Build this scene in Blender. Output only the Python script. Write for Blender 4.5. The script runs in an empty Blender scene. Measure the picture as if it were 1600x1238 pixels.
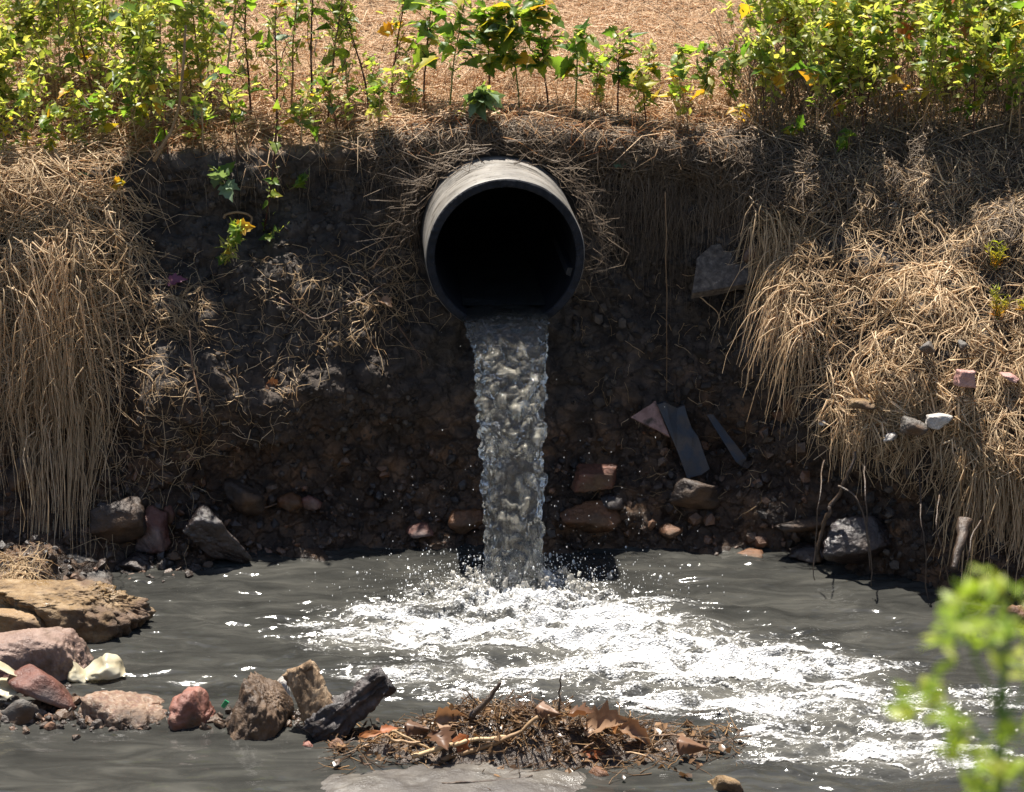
import bpy, bmesh, math, random
import numpy as np
from mathutils import Vector, Matrix, Quaternion
from mathutils.bvhtree import BVHTree

R = math.radians
SC = bpy.context.scene
COL = SC.collection
rng = np.random.default_rng(7)
random.seed(7)

# ------------------------------------------------------------------ camera
PITCH = R(17.0)
CAM = np.array([0.024, -7.802, 3.002])
FPX = 3336.0                      # focal length in photo pixels (1600 wide)
cam_d = bpy.data.cameras.new("camera")
cam_d.sensor_width = 36.0
cam_d.lens = 36.0 * FPX / 1600.0
cam_d.clip_start = 0.05
cam_d.clip_end = 400.0
cam_d.dof.use_dof = True
cam_d.dof.focus_distance = 7.6
cam_d.dof.aperture_fstop = 6.0
cam = bpy.data.objects.new("camera", cam_d)
cam.location = CAM
cam.rotation_euler = (math.pi / 2 - PITCH, 0, 0)
COL.objects.link(cam)
SC.camera = cam

# ------------------------------------------------------------------ light
SUN_EL, SUN_AZ = R(73.0), R(-22.0)           # azimuth measured from +Y towards +X
SV = np.array([math.sin(SUN_AZ) * math.cos(SUN_EL), math.cos(SUN_AZ) * math.cos(SUN_EL), math.sin(SUN_EL)])
world = bpy.data.worlds.new("World")
SC.world = world
world.use_nodes = True
wn = world.node_tree.nodes
wl = world.node_tree.links
bg = wn.get("Background") or wn.new("ShaderNodeBackground")
wo = wn.get("World Output") or wn.new("ShaderNodeOutputWorld")
sky = wn.new("ShaderNodeTexSky")
sky.sky_type = 'NISHITA'
sky.sun_disc = False
sky.sun_elevation = SUN_EL
sky.sun_rotation = SUN_AZ
bg.inputs["Strength"].default_value = 0.056
wl.new(sky.outputs[0], bg.inputs["Color"])
wl.new(bg.outputs[0], wo.inputs["Surface"])
sun_d = bpy.data.lights.new("sun", 'SUN')
sun_d.energy = 5.0
sun_d.angle = R(0.53)
sun_d.color = (1.0, 0.945, 0.86)
sun = bpy.data.objects.new("sun", sun_d)
sun.rotation_euler = Vector(SV).to_track_quat('Z', 'Y').to_euler()
sun.location = (-4, 6, 14)
COL.objects.link(sun)
SC.view_settings.view_transform = 'Standard'
SC.view_settings.look = 'None'
SC.view_settings.gamma = 1.0
SC.view_settings.use_curve_mapping = False
SC.view_settings.exposure = 1.45

# ------------------------------------------------------------------ projection helpers
CP, SP = math.cos(PITCH), math.sin(PITCH)
def proj(p):
    d = np.asarray(p, float) - CAM
    dep = d[..., 1] * CP - d[..., 2] * SP
    v = d[..., 1] * SP + d[..., 2] * CP
    return 800 + FPX * d[..., 0] / dep, 619 - FPX * v / dep, dep
def ray(px, py):
    a, b = (px - 800) / FPX, (619 - py) / FPX
    return np.array([a, CP + b * SP, -SP + b * CP])
def atY(px, py, Y):
    r = ray(px, py); t = (Y - CAM[1]) / r[1]
    return CAM + r * t
def atZ(px, py, Z=0.0):
    r = ray(px, py); t = (Z - CAM[2]) / r[2]
    return CAM + r * t
def ppm(p):
    return FPX / float(proj(p)[2])

# ------------------------------------------------------------------ noise
_perm = np.random.default_rng(3).permutation(256)
_perm = np.concatenate([_perm, _perm, _perm])
_g = np.random.default_rng(4).normal(size=(256, 3)); _g /= np.linalg.norm(_g, axis=1)[:, None]
def perlin(p):
    p = np.asarray(p, float)
    i = np.floor(p).astype(np.int64); f = p - i
    u = f * f * f * (f * (f * 6 - 15) + 10)
    i &= 255
    out = 0
    for dx in (0, 1):
        wx = u[..., 0] if dx else 1 - u[..., 0]
        for dy in (0, 1):
            wy = u[..., 1] if dy else 1 - u[..., 1]
            for dz in (0, 1):
                wz = u[..., 2] if dz else 1 - u[..., 2]
                h = _perm[_perm[_perm[(i[..., 0] + dx) & 255] + ((i[..., 1] + dy) & 255)] + ((i[..., 2] + dz) & 255)]
                g = _g[h]
                d = g[..., 0] * (f[..., 0] - dx) + g[..., 1] * (f[..., 1] - dy) + g[..., 2] * (f[..., 2] - dz)
                out = out + wx * wy * wz * d
    return out * 1.6
def fbm(p, o=4, gain=0.5):
    p = np.asarray(p, float); s = 0; a = 1.0
    for k in range(o):
        s = s + a * perlin(p + 17.3 * k); p = p * 2.03; a *= gain
    return s
_jit = np.random.default_rng(5).random((256, 3))
def worley(p):
    p = np.asarray(p, float)
    i = np.floor(p).astype(np.int64); f = p - i
    f1 = np.full(p.shape[:-1], 9.0); f2 = f1.copy()
    for dx in (-1, 0, 1):
        for dy in (-1, 0, 1):
            for dz in (-1, 0, 1):
                h = _perm[_perm[_perm[(i[..., 0] + dx) & 255] + ((i[..., 1] + dy) & 255)] + ((i[..., 2] + dz) & 255)]
                q = _jit[h] + np.array([dx, dy, dz]) - f
                d = np.sqrt((q * q).sum(-1))
                f2 = np.where(d < f1, f1, np.minimum(f2, d)); f1 = np.minimum(f1, d)
    return f1, f2

# ------------------------------------------------------------------ object helpers
def mesh_np(name, V, F, mat=None, smooth=True, tint=None):
    V = np.ascontiguousarray(V, np.float32).reshape(-1, 3)
    me = bpy.data.meshes.new(name)
    me.vertices.add(len(V)); me.vertices.foreach_set("co", V.ravel())
    if isinstance(F, np.ndarray):
        k = F.shape[1]; n = len(F)
        me.loops.add(n * k); me.loops.foreach_set("vertex_index", np.ascontiguousarray(F, np.int32).ravel())
        me.polygons.add(n); me.polygons.foreach_set("loop_start", np.arange(0, n * k, k, dtype=np.int32))
    else:
        tot = [len(f) for f in F]
        me.loops.add(sum(tot)); me.loops.foreach_set("vertex_index", np.array([i for f in F for i in f], np.int32))
        me.polygons.add(len(F)); me.polygons.foreach_set("loop_start", np.concatenate([[0], np.cumsum(tot)[:-1]]).astype(np.int32))
        n = len(F)
    me.polygons.foreach_set("use_smooth", np.full(n, smooth))
    if tint is not None:
        a = me.attributes.new("tint", 'FLOAT', 'POINT'); a.data.foreach_set("value", np.ascontiguousarray(tint, np.float32).ravel())
    me.update(calc_edges=True)
    if mat: me.materials.append(mat)
    return me
def link(name, me, parent=None, loc=None):
    o = bpy.data.objects.new(name, me)
    if loc is not None: o.location = loc
    if parent is not None: o.parent = parent
    COL.objects.link(o)
    return o
def tag(o, label=None, cat=None, group=None, kind=None):
    if label: o["label"] = label
    if cat: o["category"] = cat
    if group: o["group"] = group
    if kind: o["kind"] = kind
    return o
def empty(name, loc, label, cat, group=None):
    o = bpy.data.objects.new(name, None); o.location = loc; o.empty_display_size = 0.05
    COL.objects.link(o)
    return tag(o, label, cat, group)
def grid_faces(nv, nu, closed=False):
    i = np.arange(nv - 1)[:, None]; j = np.arange(nu if closed else nu - 1)[None, :]
    j2 = (j + 1) % nu
    return np.stack([i * nu + j, i * nu + j2, (i + 1) * nu + j2, (i + 1) * nu + j], -1).reshape(-1, 4)

def tubes(P, rad, sides=3, tip=0.35, tint=None, seed=0):
    """P (N,K,3) polylines, rad (N,) or (N,K) -> verts, quads, tint"""
    P = np.asarray(P, float)
    N, K, _ = P.shape
    rg = np.random.default_rng(seed)
    T = np.gradient(P, axis=1); T /= np.linalg.norm(T, axis=2, keepdims=True) + 1e-9
    ref = rg.normal(size=(N, 1, 3)); ref /= np.linalg.norm(ref, axis=2, keepdims=True)
    A = np.cross(T, np.broadcast_to(ref, T.shape)); A /= np.linalg.norm(A, axis=2, keepdims=True) + 1e-9
    B = np.cross(T, A)
    rad = np.asarray(rad, float)
    if rad.ndim == 1: rad = rad[:, None] * np.linspace(1, tip, K)[None]
    ang = np.arange(sides) * 2 * np.pi / sides
    if sides == 2: ang = np.array([0, np.pi])
    V = P[:, :, None] + rad[:, :, None, None] * (A[:, :, None] * np.cos(ang)[None, None, :, None] + B[:, :, None] * np.sin(ang)[None, None, :, None])
    base = (np.arange(N) * K * sides)[:, None, None]
    k = np.arange(K - 1)[None, :, None]
    ns = 1 if sides == 2 else sides
    s = np.arange(ns)[None, None, :]; s2 = (s + 1) % sides
    F = np.stack([base + k * sides + s, base + k * sides + s2, base + (k + 1) * sides + s2, base + (k + 1) * sides + s], -1).reshape(-1, 4)
    if tint is None: tint = np.clip(.48 * rg.random(N) + .52 * (.5 + .95 * fbm(P[:, 0] * 7, 3)), 0, 1)
    return V.reshape(-1, 3), F, np.repeat(tint, K * sides)
def join(parts):
    V, F, T, n = [], [], [], 0
    for v, f, t in parts:
        V.append(v); F.append(f + n); T.append(t); n += len(v)
    return np.concatenate(V), np.concatenate(F), np.concatenate(T)
def poly_tube(pts, r0, r1, sides=7, K=16, wob=0.0, seed=0, lump=0.0):
    """one smooth tube through pts with capped ends -> verts, faces list"""
    pts = np.asarray(pts, float)
    t = np.linspace(0, len(pts) - 1, K)
    # catmull-rom
    i = np.clip(np.floor(t).astype(int), 0, len(pts) - 2); f = (t - i)[:, None]
    g = lambda q: pts[np.clip(q, 0, len(pts) - 1)]
    p0, p1, p2, p3 = g(i - 1), g(i), g(i + 1), g(i + 2)
    C = 0.5 * (2 * p1 + (p2 - p0) * f + (2 * p0 - 5 * p1 + 4 * p2 - p3) * f ** 2 + (3 * p1 - p0 - 3 * p2 + p3) * f ** 3)
    rg = np.random.default_rng(seed + 91)
    if wob: C = C + wob * np.stack([fbm(np.stack([t * 1.3 + seed, np.full(K, 3.1 * a), np.zeros(K)], -1), 3) for a in range(3)], -1)
    r = np.linspace(r0, r1, K)
    V, F, T = tubes(C[None], r[None], sides, seed=seed)
    if lump:
        c = np.repeat(C, sides, 0)
        V = c + (V - c) * (1 + lump * fbm(V * 30 + seed, 3))[:, None]
    F = [tuple(q) for q in F]
    F.append(tuple(range(sides))[::-1]); F.append(tuple(range((K - 1) * sides, K * sides)))
    return V, F, C

# ------------------------------------------------------------------ materials
def newmat(name):
    m = bpy.data.materials.new(name); m.use_nodes = True
    nt = m.node_tree; nt.nodes.clear()
    out = nt.nodes.new("ShaderNodeOutputMaterial")
    return m, nt, out
def nd(nt, t, **kw):
    n = nt.nodes.new(t)
    for k, v in kw.items():
        if k.startswith("i_"):
            n.inputs[k[2:].replace("_", " ")].default_value = v
        else: setattr(n, k, v)
    return n
def ramp(nt, fac, cols, interp='LINEAR'):
    r = nd(nt, "ShaderNodeValToRGB"); e = r.color_ramp.elements; r.color_ramp.interpolation = interp
    while len(e) < len(cols): e.new(0.5)
    for el, (p, c) in zip(e, cols):
        el.position = p; el.color = (*c, 1)
    nt.links.new(fac, r.inputs[0])
    return r.outputs[0]
def pmat(name, cols, scale=8, detail=8, rough=0.8, bump=0.5, bscale=None, bdist=0.01, spec=0.3, attr=None, attrmix=0.5,
         cols2=None, scale2=1.5, mix2=0.5, coat=0.0, roughvar=None, vec=(1, 1, 1), rand=False, distortion=0.3):
    m, nt, out = newmat(name)
    L = nt.links.new
    tc = nd(nt, "ShaderNodeTexCoord")
    mp = nd(nt, "ShaderNodeMapping"); mp.inputs["Scale"].default_value = vec
    L(tc.outputs["Object"], mp.inputs["Vector"]); co = mp.outputs[0]
    n1 = nd(nt, "ShaderNodeTexNoise", i_Scale=scale, i_Detail=detail, i_Roughness=0.62, i_Distortion=distortion)
    L(co, n1.inputs["Vector"])
    fac = n1.outputs["Fac"]
    if attr:
        at = nd(nt, "ShaderNodeAttribute", attribute_name=attr)
        mx = nd(nt, "ShaderNodeMix", data_type='FLOAT'); mx.inputs[0].default_value = attrmix
        L(fac, mx.inputs[2]); L(at.outputs["Fac"], mx.inputs[3]); fac = mx.outputs[0]
    if rand:
        oi = nd(nt, "ShaderNodeObjectInfo")
        mx = nd(nt, "ShaderNodeMix", data_type='FLOAT'); mx.inputs[0].default_value = 0.5
        L(fac, mx.inputs[2]); L(oi.outputs["Random"], mx.inputs[3]); fac = mx.outputs[0]
    c = ramp(nt, fac, cols)
    if cols2:
        n2 = nd(nt, "ShaderNodeTexNoise", i_Scale=scale2, i_Detail=5)
        L(co, n2.inputs["Vector"])
        c2 = ramp(nt, fac, cols2)
        f2 = nd(nt, "ShaderNodeMapRange"); f2.inputs[1].default_value = mix2 - 0.06; f2.inputs[2].default_value = mix2 + 0.06
        L(n2.outputs["Fac"], f2.inputs[0])
        mc = nd(nt, "ShaderNodeMix", data_type='RGBA')
        L(f2.outputs[0], mc.inputs[0]); L(c, mc.inputs[6]); L(c2, mc.inputs[7]); c = mc.outputs[2]
    b = nd(nt, "ShaderNodeBsdfPrincipled")
    b.inputs["Roughness"].default_value = rough
    b.inputs["Specular IOR Level"].default_value = spec
    b.inputs["Coat Weight"].default_value = coat
    b.inputs["Coat Roughness"].default_value = 0.15
    L(c, b.inputs["Base Color"])
    if roughvar:
        n4 = nd(nt, "ShaderNodeTexNoise", i_Scale=scale * 0.7, i_Detail=6); L(co, n4.inputs["Vector"])
        mr = nd(nt, "ShaderNodeMapRange"); mr.inputs[1].default_value = 0.35; mr.inputs[2].default_value = 0.65
        mr.inputs[3].default_value = roughvar[0]; mr.inputs[4].default_value = roughvar[1]
        L(n4.outputs["Fac"], mr.inputs[0]); L(mr.outputs[0], b.inputs["Roughness"])
    if bump:
        n3 = nd(nt, "ShaderNodeTexNoise", i_Scale=bscale or scale * 4, i_Detail=8, i_Roughness=0.65); L(co, n3.inputs["Vector"])
        bp = nd(nt, "ShaderNodeBump", i_Strength=bump, i_Distance=bdist)
        L(n3.outputs["Fac"], bp.inputs["Height"]); L(bp.outputs[0], b.inputs["Normal"])
    L(b.outputs[0], out.inputs[0])
    return m
def leafmat(name, cols, trans=0.5, rough=0.45, tcol=None, attr=False):
    m, nt, out = newmat(name); L = nt.links.new
    tc = nd(nt, "ShaderNodeTexCoord")
    n1 = nd(nt, "ShaderNodeTexNoise", i_Scale=3.0 if not attr else 20.0, i_Detail=4); L(tc.outputs["Object"], n1.inputs["Vector"])
    if attr:
        r = nd(nt, "ShaderNodeAttribute", attribute_name="tint"); ro = r.outputs["Fac"]
    else:
        r = nd(nt, "ShaderNodeObjectInfo"); ro = r.outputs["Random"]
    mx = nd(nt, "ShaderNodeMix", data_type='FLOAT'); mx.inputs[0].default_value = 0.7
    L(n1.outputs["Fac"], mx.inputs[2]); L(ro, mx.inputs[3])
    c = ramp(nt, mx.outputs[0], cols)
    pb = nd(nt, "ShaderNodeBsdfPrincipled"); pb.inputs["Roughness"].default_value = rough; pb.inputs["Specular IOR Level"].default_value = 0.35
    L(c, pb.inputs["Base Color"])
    tr = nd(nt, "ShaderNodeBsdfTranslucent")
    g = nd(nt, "ShaderNodeMix", data_type='RGBA', blend_type='MULTIPLY'); g.inputs[0].default_value = 1.0
    g.inputs[7].default_value = (*(tcol or (1.9, 1.9, 0.8)), 1)
    g.clamp_result = False
    L(c, g.inputs[6]); L(g.outputs[2], tr.inputs[0])
    ms = nd(nt, "ShaderNodeMixShader"); ms.inputs[0].default_value = trans
    L(pb.outputs[0], ms.inputs[1]); L(tr.outputs[0], ms.inputs[2]); L(ms.outputs[0], out.inputs[0])
    return m

M = {}
M['straw'] = leafmat('dry_straw', [(0.0, (0.15, 0.095, 0.05)), (0.35, (0.43, 0.31, 0.175)), (0.7, (0.72, 0.57, 0.365)), (1.0, (0.86, 0.74, 0.54))], 0.35, 0.55, (1.2, 1.0, 0.75), True)
M['straw_gold'] = leafmat('golden_straw', [(0.0, (0.27, 0.175, 0.09)), (0.4, (0.54, 0.395, 0.24)), (0.8, (0.70, 0.56, 0.38)), (1.0, (0.78, 0.66, 0.50))], 0.35, 0.55, (1.3, 1.0, 0.7), True)
M['straw_dark'] = leafmat('weathered_straw', [(0.0, (0.06, 0.042, 0.03)), (0.5, (0.17, 0.125, 0.085)), (0.85, (0.30, 0.23, 0.16)), (1.0, (0.42, 0.33, 0.23))], 0.2, 0.6, (1.2, 1.0, 0.75), True)
M['rust_litter'] = leafmat('rust_brown_litter', [(0.0, (0.13, 0.065, 0.028)), (0.5, (0.33, 0.185, 0.078)), (1.0, (0.50, 0.33, 0.16))], 0.4, 0.6, (1.5, 1.0, 0.6), True)
GREEN = [(0.0, (0.04, 0.085, 0.018)), (0.4, (0.085, 0.155, 0.026)), (0.75, (0.15, 0.22, 0.04)), (1.0, (0.25, 0.28, 0.06))]
M['foliage'] = leafmat('small_leaf_green', [(0.0, (0.065, 0.11, 0.03)), (0.3, (0.165, 0.205, 0.05)), (0.6, (0.29, 0.305, 0.09)), (0.82, (0.42, 0.40, 0.15)), (0.93, (0.44, 0.30, 0.04)), (1.0, (0.42, 0.13, 0.02))], 0.55, 0.4, None, True)
M['leaf'] = leafmat('broad_leaf_green', GREEN, 0.6, 0.4)
M['leaf_grey'] = leafmat('grey_green_leaf', [(0.0, (0.07, 0.12, 0.06)), (1.0, (0.20, 0.26, 0.16))], 0.35, 0.5)
M['leaf_yellow'] = leafmat('yellowing_leaf', [(0.0, (0.22, 0.26, 0.03)), (0.5, (0.42, 0.34, 0.03)), (1.0, (0.50, 0.22, 0.03))], 0.55, 0.45, (1.4, 1.2, 0.6))
M['leaf_rust'] = leafmat('rust_leaf', [(0.0, (0.30, 0.07, 0.02)), (0.6, (0.36, 0.14, 0.05)), (1.0, (0.42, 0.22, 0.09))], 0.45, 0.5, (1.4, 1.0, 0.6))
M['leaf_dead'] = leafmat('dead_leaf', [(0.0, (0.07, 0.035, 0.02)), (0.5, (0.17, 0.09, 0.05)), (1.0, (0.28, 0.18, 0.11))], 0.25, 0.45, (1.3, 1.0, 0.7))
M['leaf_purple'] = leafmat('purple_leaf', [(0.0, (0.12, 0.04, 0.07)), (1.0, (0.2, 0.07, 0.12))], 0.3, 0.5, (1.3, 0.8, 1.0))
M['brush'] = leafmat('orange_brush', [(0.0, (0.13, 0.20, 0.02)), (0.45, (0.30, 0.26, 0.03)), (0.8, (0.45, 0.18, 0.03)), (1.0, (0.45, 0.12, 0.04))], 0.45, 0.5, None, True)
M['near_leaf'] = leafmat('near_leaf_green', [(0.0, (0.10, 0.19, 0.025)), (0.5, (0.25, 0.33, 0.05)), (1.0, (0.42, 0.43, 0.10))], 0.5, 0.45)
M['stem_red'] = pmat('dark_red_stem', [(0.3, (0.05, 0.018, 0.014)), (0.7, (0.13, 0.05, 0.03))], 14, rough=0.55, bump=0.2, rand=True)
M['stem_tan'] = pmat('tan_stem', [(0.3, (0.20, 0.12, 0.06)), (0.7, (0.42, 0.30, 0.17))], 14, rough=0.6, bump=0.2, rand=True)
M['stem_green'] = pmat('green_stem', [(0.3, (0.10, 0.14, 0.03)), (0.7, (0.22, 0.22, 0.07))], 14, rough=0.5, bump=0.2, rand=True)
M['twig'] = pmat('wet_twig', [(0.3, (0.07, 0.035, 0.018)), (0.6, (0.22, 0.12, 0.055)), (0.85, (0.42, 0.28, 0.15))], 20, rough=0.45, bump=0.5, spec=0.5, rand=True)
M['root'] = pmat('dark_root', [(0.3, (0.02, 0.014, 0.012)), (0.7, (0.10, 0.065, 0.04))], 25, rough=0.4, bump=0.6, spec=0.5)
M['bank'] = None

# ================================================================== EARTH BANK
def soil_material():
    m, nt, out = newmat("bank_soil"); L = nt.links.new
    tc = nd(nt, "ShaderNodeTexCoord"); co = tc.outputs["Object"]
    n1 = nd(nt, "ShaderNodeTexNoise", i_Scale=9.0, i_Detail=9, i_Roughness=0.65); L(co, n1.inputs["Vector"])
    clay = ramp(nt, n1.outputs["Fac"], [(0.3, (0.024, 0.0185, 0.0155)), (0.52, (0.062, 0.050, 0.041)), (0.68, (0.118, 0.096, 0.078)), (0.8, (0.19, 0.157, 0.125))])
    wet = ramp(nt, n1.outputs["Fac"], [(0.3, (0.020, 0.013, 0.009)), (0.5, (0.062, 0.039, 0.025)), (0.62, (0.13, 0.073, 0.039)), (0.76, (0.22, 0.115, 0.052))])
    sx = nd(nt, "ShaderNodeSeparateXYZ"); L(co, sx.inputs[0])
    n2 = nd(nt, "ShaderNodeTexNoise", i_Scale=3.0, i_Detail=5); L(co, n2.inputs["Vector"])
    ad = nd(nt, "ShaderNodeMath", operation='MULTIPLY_ADD'); ad.inputs[1].default_value = 0.5; L(n2.outputs["Fac"], ad.inputs[0]); L(sx.outputs["Z"], ad.inputs[2])
    mr = nd(nt, "ShaderNodeMapRange"); mr.inputs[1].default_value = 0.55; mr.inputs[2].default_value = 1.0; L(ad.outputs[0], mr.inputs[0])
    mx = nd(nt, "ShaderNodeMix", data_type='RGBA'); L(mr.outputs[0], mx.inputs[0]); L(wet, mx.inputs[6]); L(clay, mx.inputs[7])
    # dry crust with straw dust on the top ground
    n5 = nd(nt, "ShaderNodeTexNoise", i_Scale=30.0, i_Detail=8); L(co, n5.inputs["Vector"])
    top = ramp(nt, n5.outputs["Fac"], [(0.3, (0.14, 0.085, 0.045)), (0.55, (0.33, 0.21, 0.115)), (0.75, (0.47, 0.33, 0.20))])
    at = nd(nt, "ShaderNodeAttribute", attribute_name="tint")
    mt = nd(nt, "ShaderNodeMix", data_type='RGBA'); L(at.outputs["Fac"], mt.inputs[0]); L(mx.outputs[2], mt.inputs[6]); L(top, mt.inputs[7])
    b = nd(nt, "ShaderNodeBsdfPrincipled"); L(mt.outputs[2], b.inputs["Base Color"])
    rr = nd(nt, "ShaderNodeMapRange"); rr.inputs[1].default_value = 0.5; rr.inputs[2].default_value = 0.9; rr.inputs[3].default_value = 0.35; rr.inputs[4].default_value = 0.9
    L(ad.outputs[0], rr.inputs[0]); L(rr.outputs[0], b.inputs["Roughness"])
    b.inputs["Specular IOR Level"].default_value = 0.4
    n3 = nd(nt, "ShaderNodeTexNoise", i_Scale=70.0, i_Detail=9, i_Roughness=0.7); L(co, n3.inputs["Vector"])
    vd = nd(nt, "ShaderNodeMix", data_type='VECTOR'); vd.inputs[0].default_value = 0.12; L(co, vd.inputs[4]); L(n1.outputs["Color"], vd.inputs[5])
    vc = nd(nt, "ShaderNodeTexVoronoi", i_Scale=15.0, feature='DISTANCE_TO_EDGE'); L(vd.outputs[1], vc.inputs["Vector"])      # drying cracks
    cm = nd(nt, "ShaderNodeMapRange"); cm.inputs[1].default_value = 0.0; cm.inputs[2].default_value = 0.06; cm.inputs[4].default_value = 0.5; L(vc.outputs["Distance"], cm.inputs[0])
    ca = nd(nt, "ShaderNodeMath", operation='ADD'); L(cm.outputs[0], ca.inputs[0]); L(n3.outputs["Fac"], ca.inputs[1])
    bp = nd(nt, "ShaderNodeBump", i_Strength=1.0, i_Distance=0.014); L(ca.outputs[0], bp.inputs["Height"]); L(bp.outputs[0], b.inputs["Normal"])
    L(b.outputs[0], out.inputs[0])
    return m

def px2x(px): return (px - 800) / 417.0 + 0.024
# surveyed cross sections: x station -> lip, face x4, toe, underwater x2   as (y, z)
PROF = [
 (-900, [(.35,1.42),(.20,1.20),(.10,.90),(.05,.60),(-.02,.30),(-.25,.10),(-1.2,.05),(-2.2,-.25)]),
 (-100, [(.32,1.42),(.18,1.22),(.09,.92),(.04,.62),(-.0,.30),(-.2,.12),(-.95,.05),(-1.6,-.25)]),
 (0,   [(.32,1.42),(.17,1.22),(.09,.92),(.04,.62),(-.0,.30),(-.18,.12),(-.80,.04),(-1.3,-.25)]),
 (125, [(.33,1.43),(.20,1.25),(.12,.95),(.06,.62),(.0,.30),(-.15,.10),(-.50,.02),(-.9,-.25)]),
 (185, [(.42,1.47),(.40,1.25),(.32,1.00),(.10,.62),(.03,.30),(-.13,.08),(-.30,-.02),(-.8,-.25)]),
 (260, [(.43,1.49),(.44,1.24),(.33,1.06),(.02,.62),(.07,.32),(-.10,.06),(-.22,-.05),(-.7,-.3)]),
 (450, [(.43,1.49),(.46,1.25),(.31,1.04),(.02,.60),(.16,.36),(0,.05),(-.13,-.06),(-.6,-.3)]),
 (580, [(.44,1.50),(.47,1.25),(.31,.98),(.10,.60),(.20,.36),(.02,.05),(-.1,-.06),(-.6,-.3)]),
 (690, [(.44,1.55),(.52,1.20),(.42,.90),(.28,.60),(.22,.34),(.03,.05),(-.1,-.06),(-.6,-.3)]),
 (790, [(.43,1.56),(.54,1.20),(.48,.90),(.34,.60),(.22,.32),(.03,.05),(-.1,-.06),(-.6,-.3)]),
 (900, [(.43,1.55),(.54,1.25),(.50,.95),(.36,.60),(.22,.30),(.03,.05),(-.1,-.06),(-.6,-.3)]),
 (1030,[(.42,1.50),(.52,1.25),(.52,.95),(.38,.58),(.20,.28),(.01,.04),(-.1,-.06),(-.6,-.3)]),
 (1130,[(.42,1.50),(.42,1.25),(.50,.90),(.38,.55),(.18,.26),(-.01,.03),(-.12,-.06),(-.6,-.3)]),
 (1195,[(.47,1.50),(.34,1.28),(.32,1.0),(.30,.60),(.15,.28),(-.05,.03),(-.2,-.08),(-.7,-.3)]),
 (1285,[(.52,1.50),(.30,1.26),(.08,.95),(-.10,.56),(.08,.30),(-.12,.03),(-.25,-.08),(-.8,-.3)]),
 (1400,[(.55,1.50),(.24,1.22),(-.06,.86),(-.28,.48),(-.16,.26),(-.33,.03),(-.45,-.08),(-.9,-.3)]),
 (1600,[(.55,1.50),(.18,1.20),(-.16,.85),(-.44,.50),(-.40,.26),(-.58,.03),(-.7,-.08),(-1.2,-.3)]),
 (2500,[(.50,1.50),(.05,1.20),(-.4,.85),(-.8,.50),(-.85,.26),(-1.1,.03),(-1.3,-.08),(-1.9,-.3)]),
]
def build_bank():
    xs = np.concatenate([np.linspace(-30, -4.2, 14), np.linspace(-4, -2.25, 60, endpoint=False), np.linspace(-2.25, 2.25, 560, endpoint=False), np.linspace(2.25, 4, 60), np.linspace(4.2, 30, 14)])
    st = np.array([px2x(p) for p, _ in PROF])
    rows = np.array([[(40, 3.1), (9, 2.9), (4.5, 2.35), (2.2, 1.80), (1.0, 1.58)] + r for _, r in PROF], float)   # (S,13,2)
    nr = rows.shape[1]
    prof = np.stack([[np.interp(xs, st, rows[:, k, c]) for c in (0, 1)] for k in range(nr)])     # (nr,2,U)
    cnt = [8, 14, 40, 34, 36, 46, 50, 60, 50, 42, 26, 14]
    segs = []
    for k, c in enumerate(cnt):
        t = np.linspace(0, 1, c, endpoint=(k == nr - 2))[:, None, None]
        segs.append(prof[k][None] * (1 - t) + prof[k + 1][None] * t)
    S = np.concatenate(segs)                                        # (V,2,U)
    def smooth(A, n, ax):
        ker = np.hanning(2 * n + 3)[1:-1]; ker /= ker.sum()
        P = np.concatenate([np.repeat(np.take(A, [0], ax), n, ax), A, np.repeat(np.take(A, [-1], ax), n, ax)], ax)
        return np.apply_along_axis(lambda q: np.convolve(q, ker, 'valid'), ax, P)
    S = smooth(S, 11, 0)
    core = (np.abs(xs) < 3.5)
    S[:, :, core] = smooth(S[:, :, core], 12, 2)
    G = np.stack([np.broadcast_to(xs, S[:, 0].shape), S[:, 0], S[:, 1]], -1).copy()
    def normals(G):
        n = np.cross(np.gradient(G, axis=1), np.gradient(G, axis=0)); return n / (np.linalg.norm(n, axis=2, keepdims=True) + 1e-9)
    N = normals(G)
    if N[60, 300, 2] < 0: N = -N
    rowi = np.arange(len(G))
    lip = sum(cnt[:5])
    face = np.clip((rowi - lip + 15) / 40, 0, 1) * np.clip((len(G) - rowi) / 20, 0, 1)
    face = face[:, None]
    f1, f2 = worley(G * np.array([7, 7, 9]) + fbm(G * 6, 2)[..., None] * 0.4)
    g1, g2 = worley(G * 19 + fbm(G * 14, 2)[..., None] * 0.5)
    d = face * (0.080 * fbm(G * 2.6, 3) + 0.065 * (0.45 - f1) + 0.020 * (0.5 - g1) + 0.010 * fbm(G * 30, 4))
    d += (1 - face) * (0.02 * fbm(G * 3.0, 3) + 0.012 * fbm(G * 14, 3))
    # deep vertical gullies and cracks in the clay
    cr = np.abs(perlin(np.stack([G[..., 0] * 5 + 0.8 * fbm(G * 4, 2), G[..., 1] * 2, G[..., 2] * 1.6], -1)))
    d -= face * 0.02 * np.exp(-(cr / 0.035) ** 2) * np.clip(fbm(G * 3 + 7, 2) * 3, 0, 1) * (G[..., 2] > 0.45)
    G = G + N * d[..., None]
    tint = np.clip((lip + 6 - rowi) / 16, 0, 1)[:, None] * np.ones(len(xs))[None]
    tint = np.clip(tint + 0.35 * fbm(G * 9, 3) * (np.abs(rowi - lip) < 30)[:, None], 0, 1) * (rowi < lip + 40)[:, None]
    return xs, G, normals(G) * (1 if normals(G)[60, 300, 2] > 0 else -1), tint, lip
BXS, BG, BN, BT, LIP = build_bank()
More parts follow.
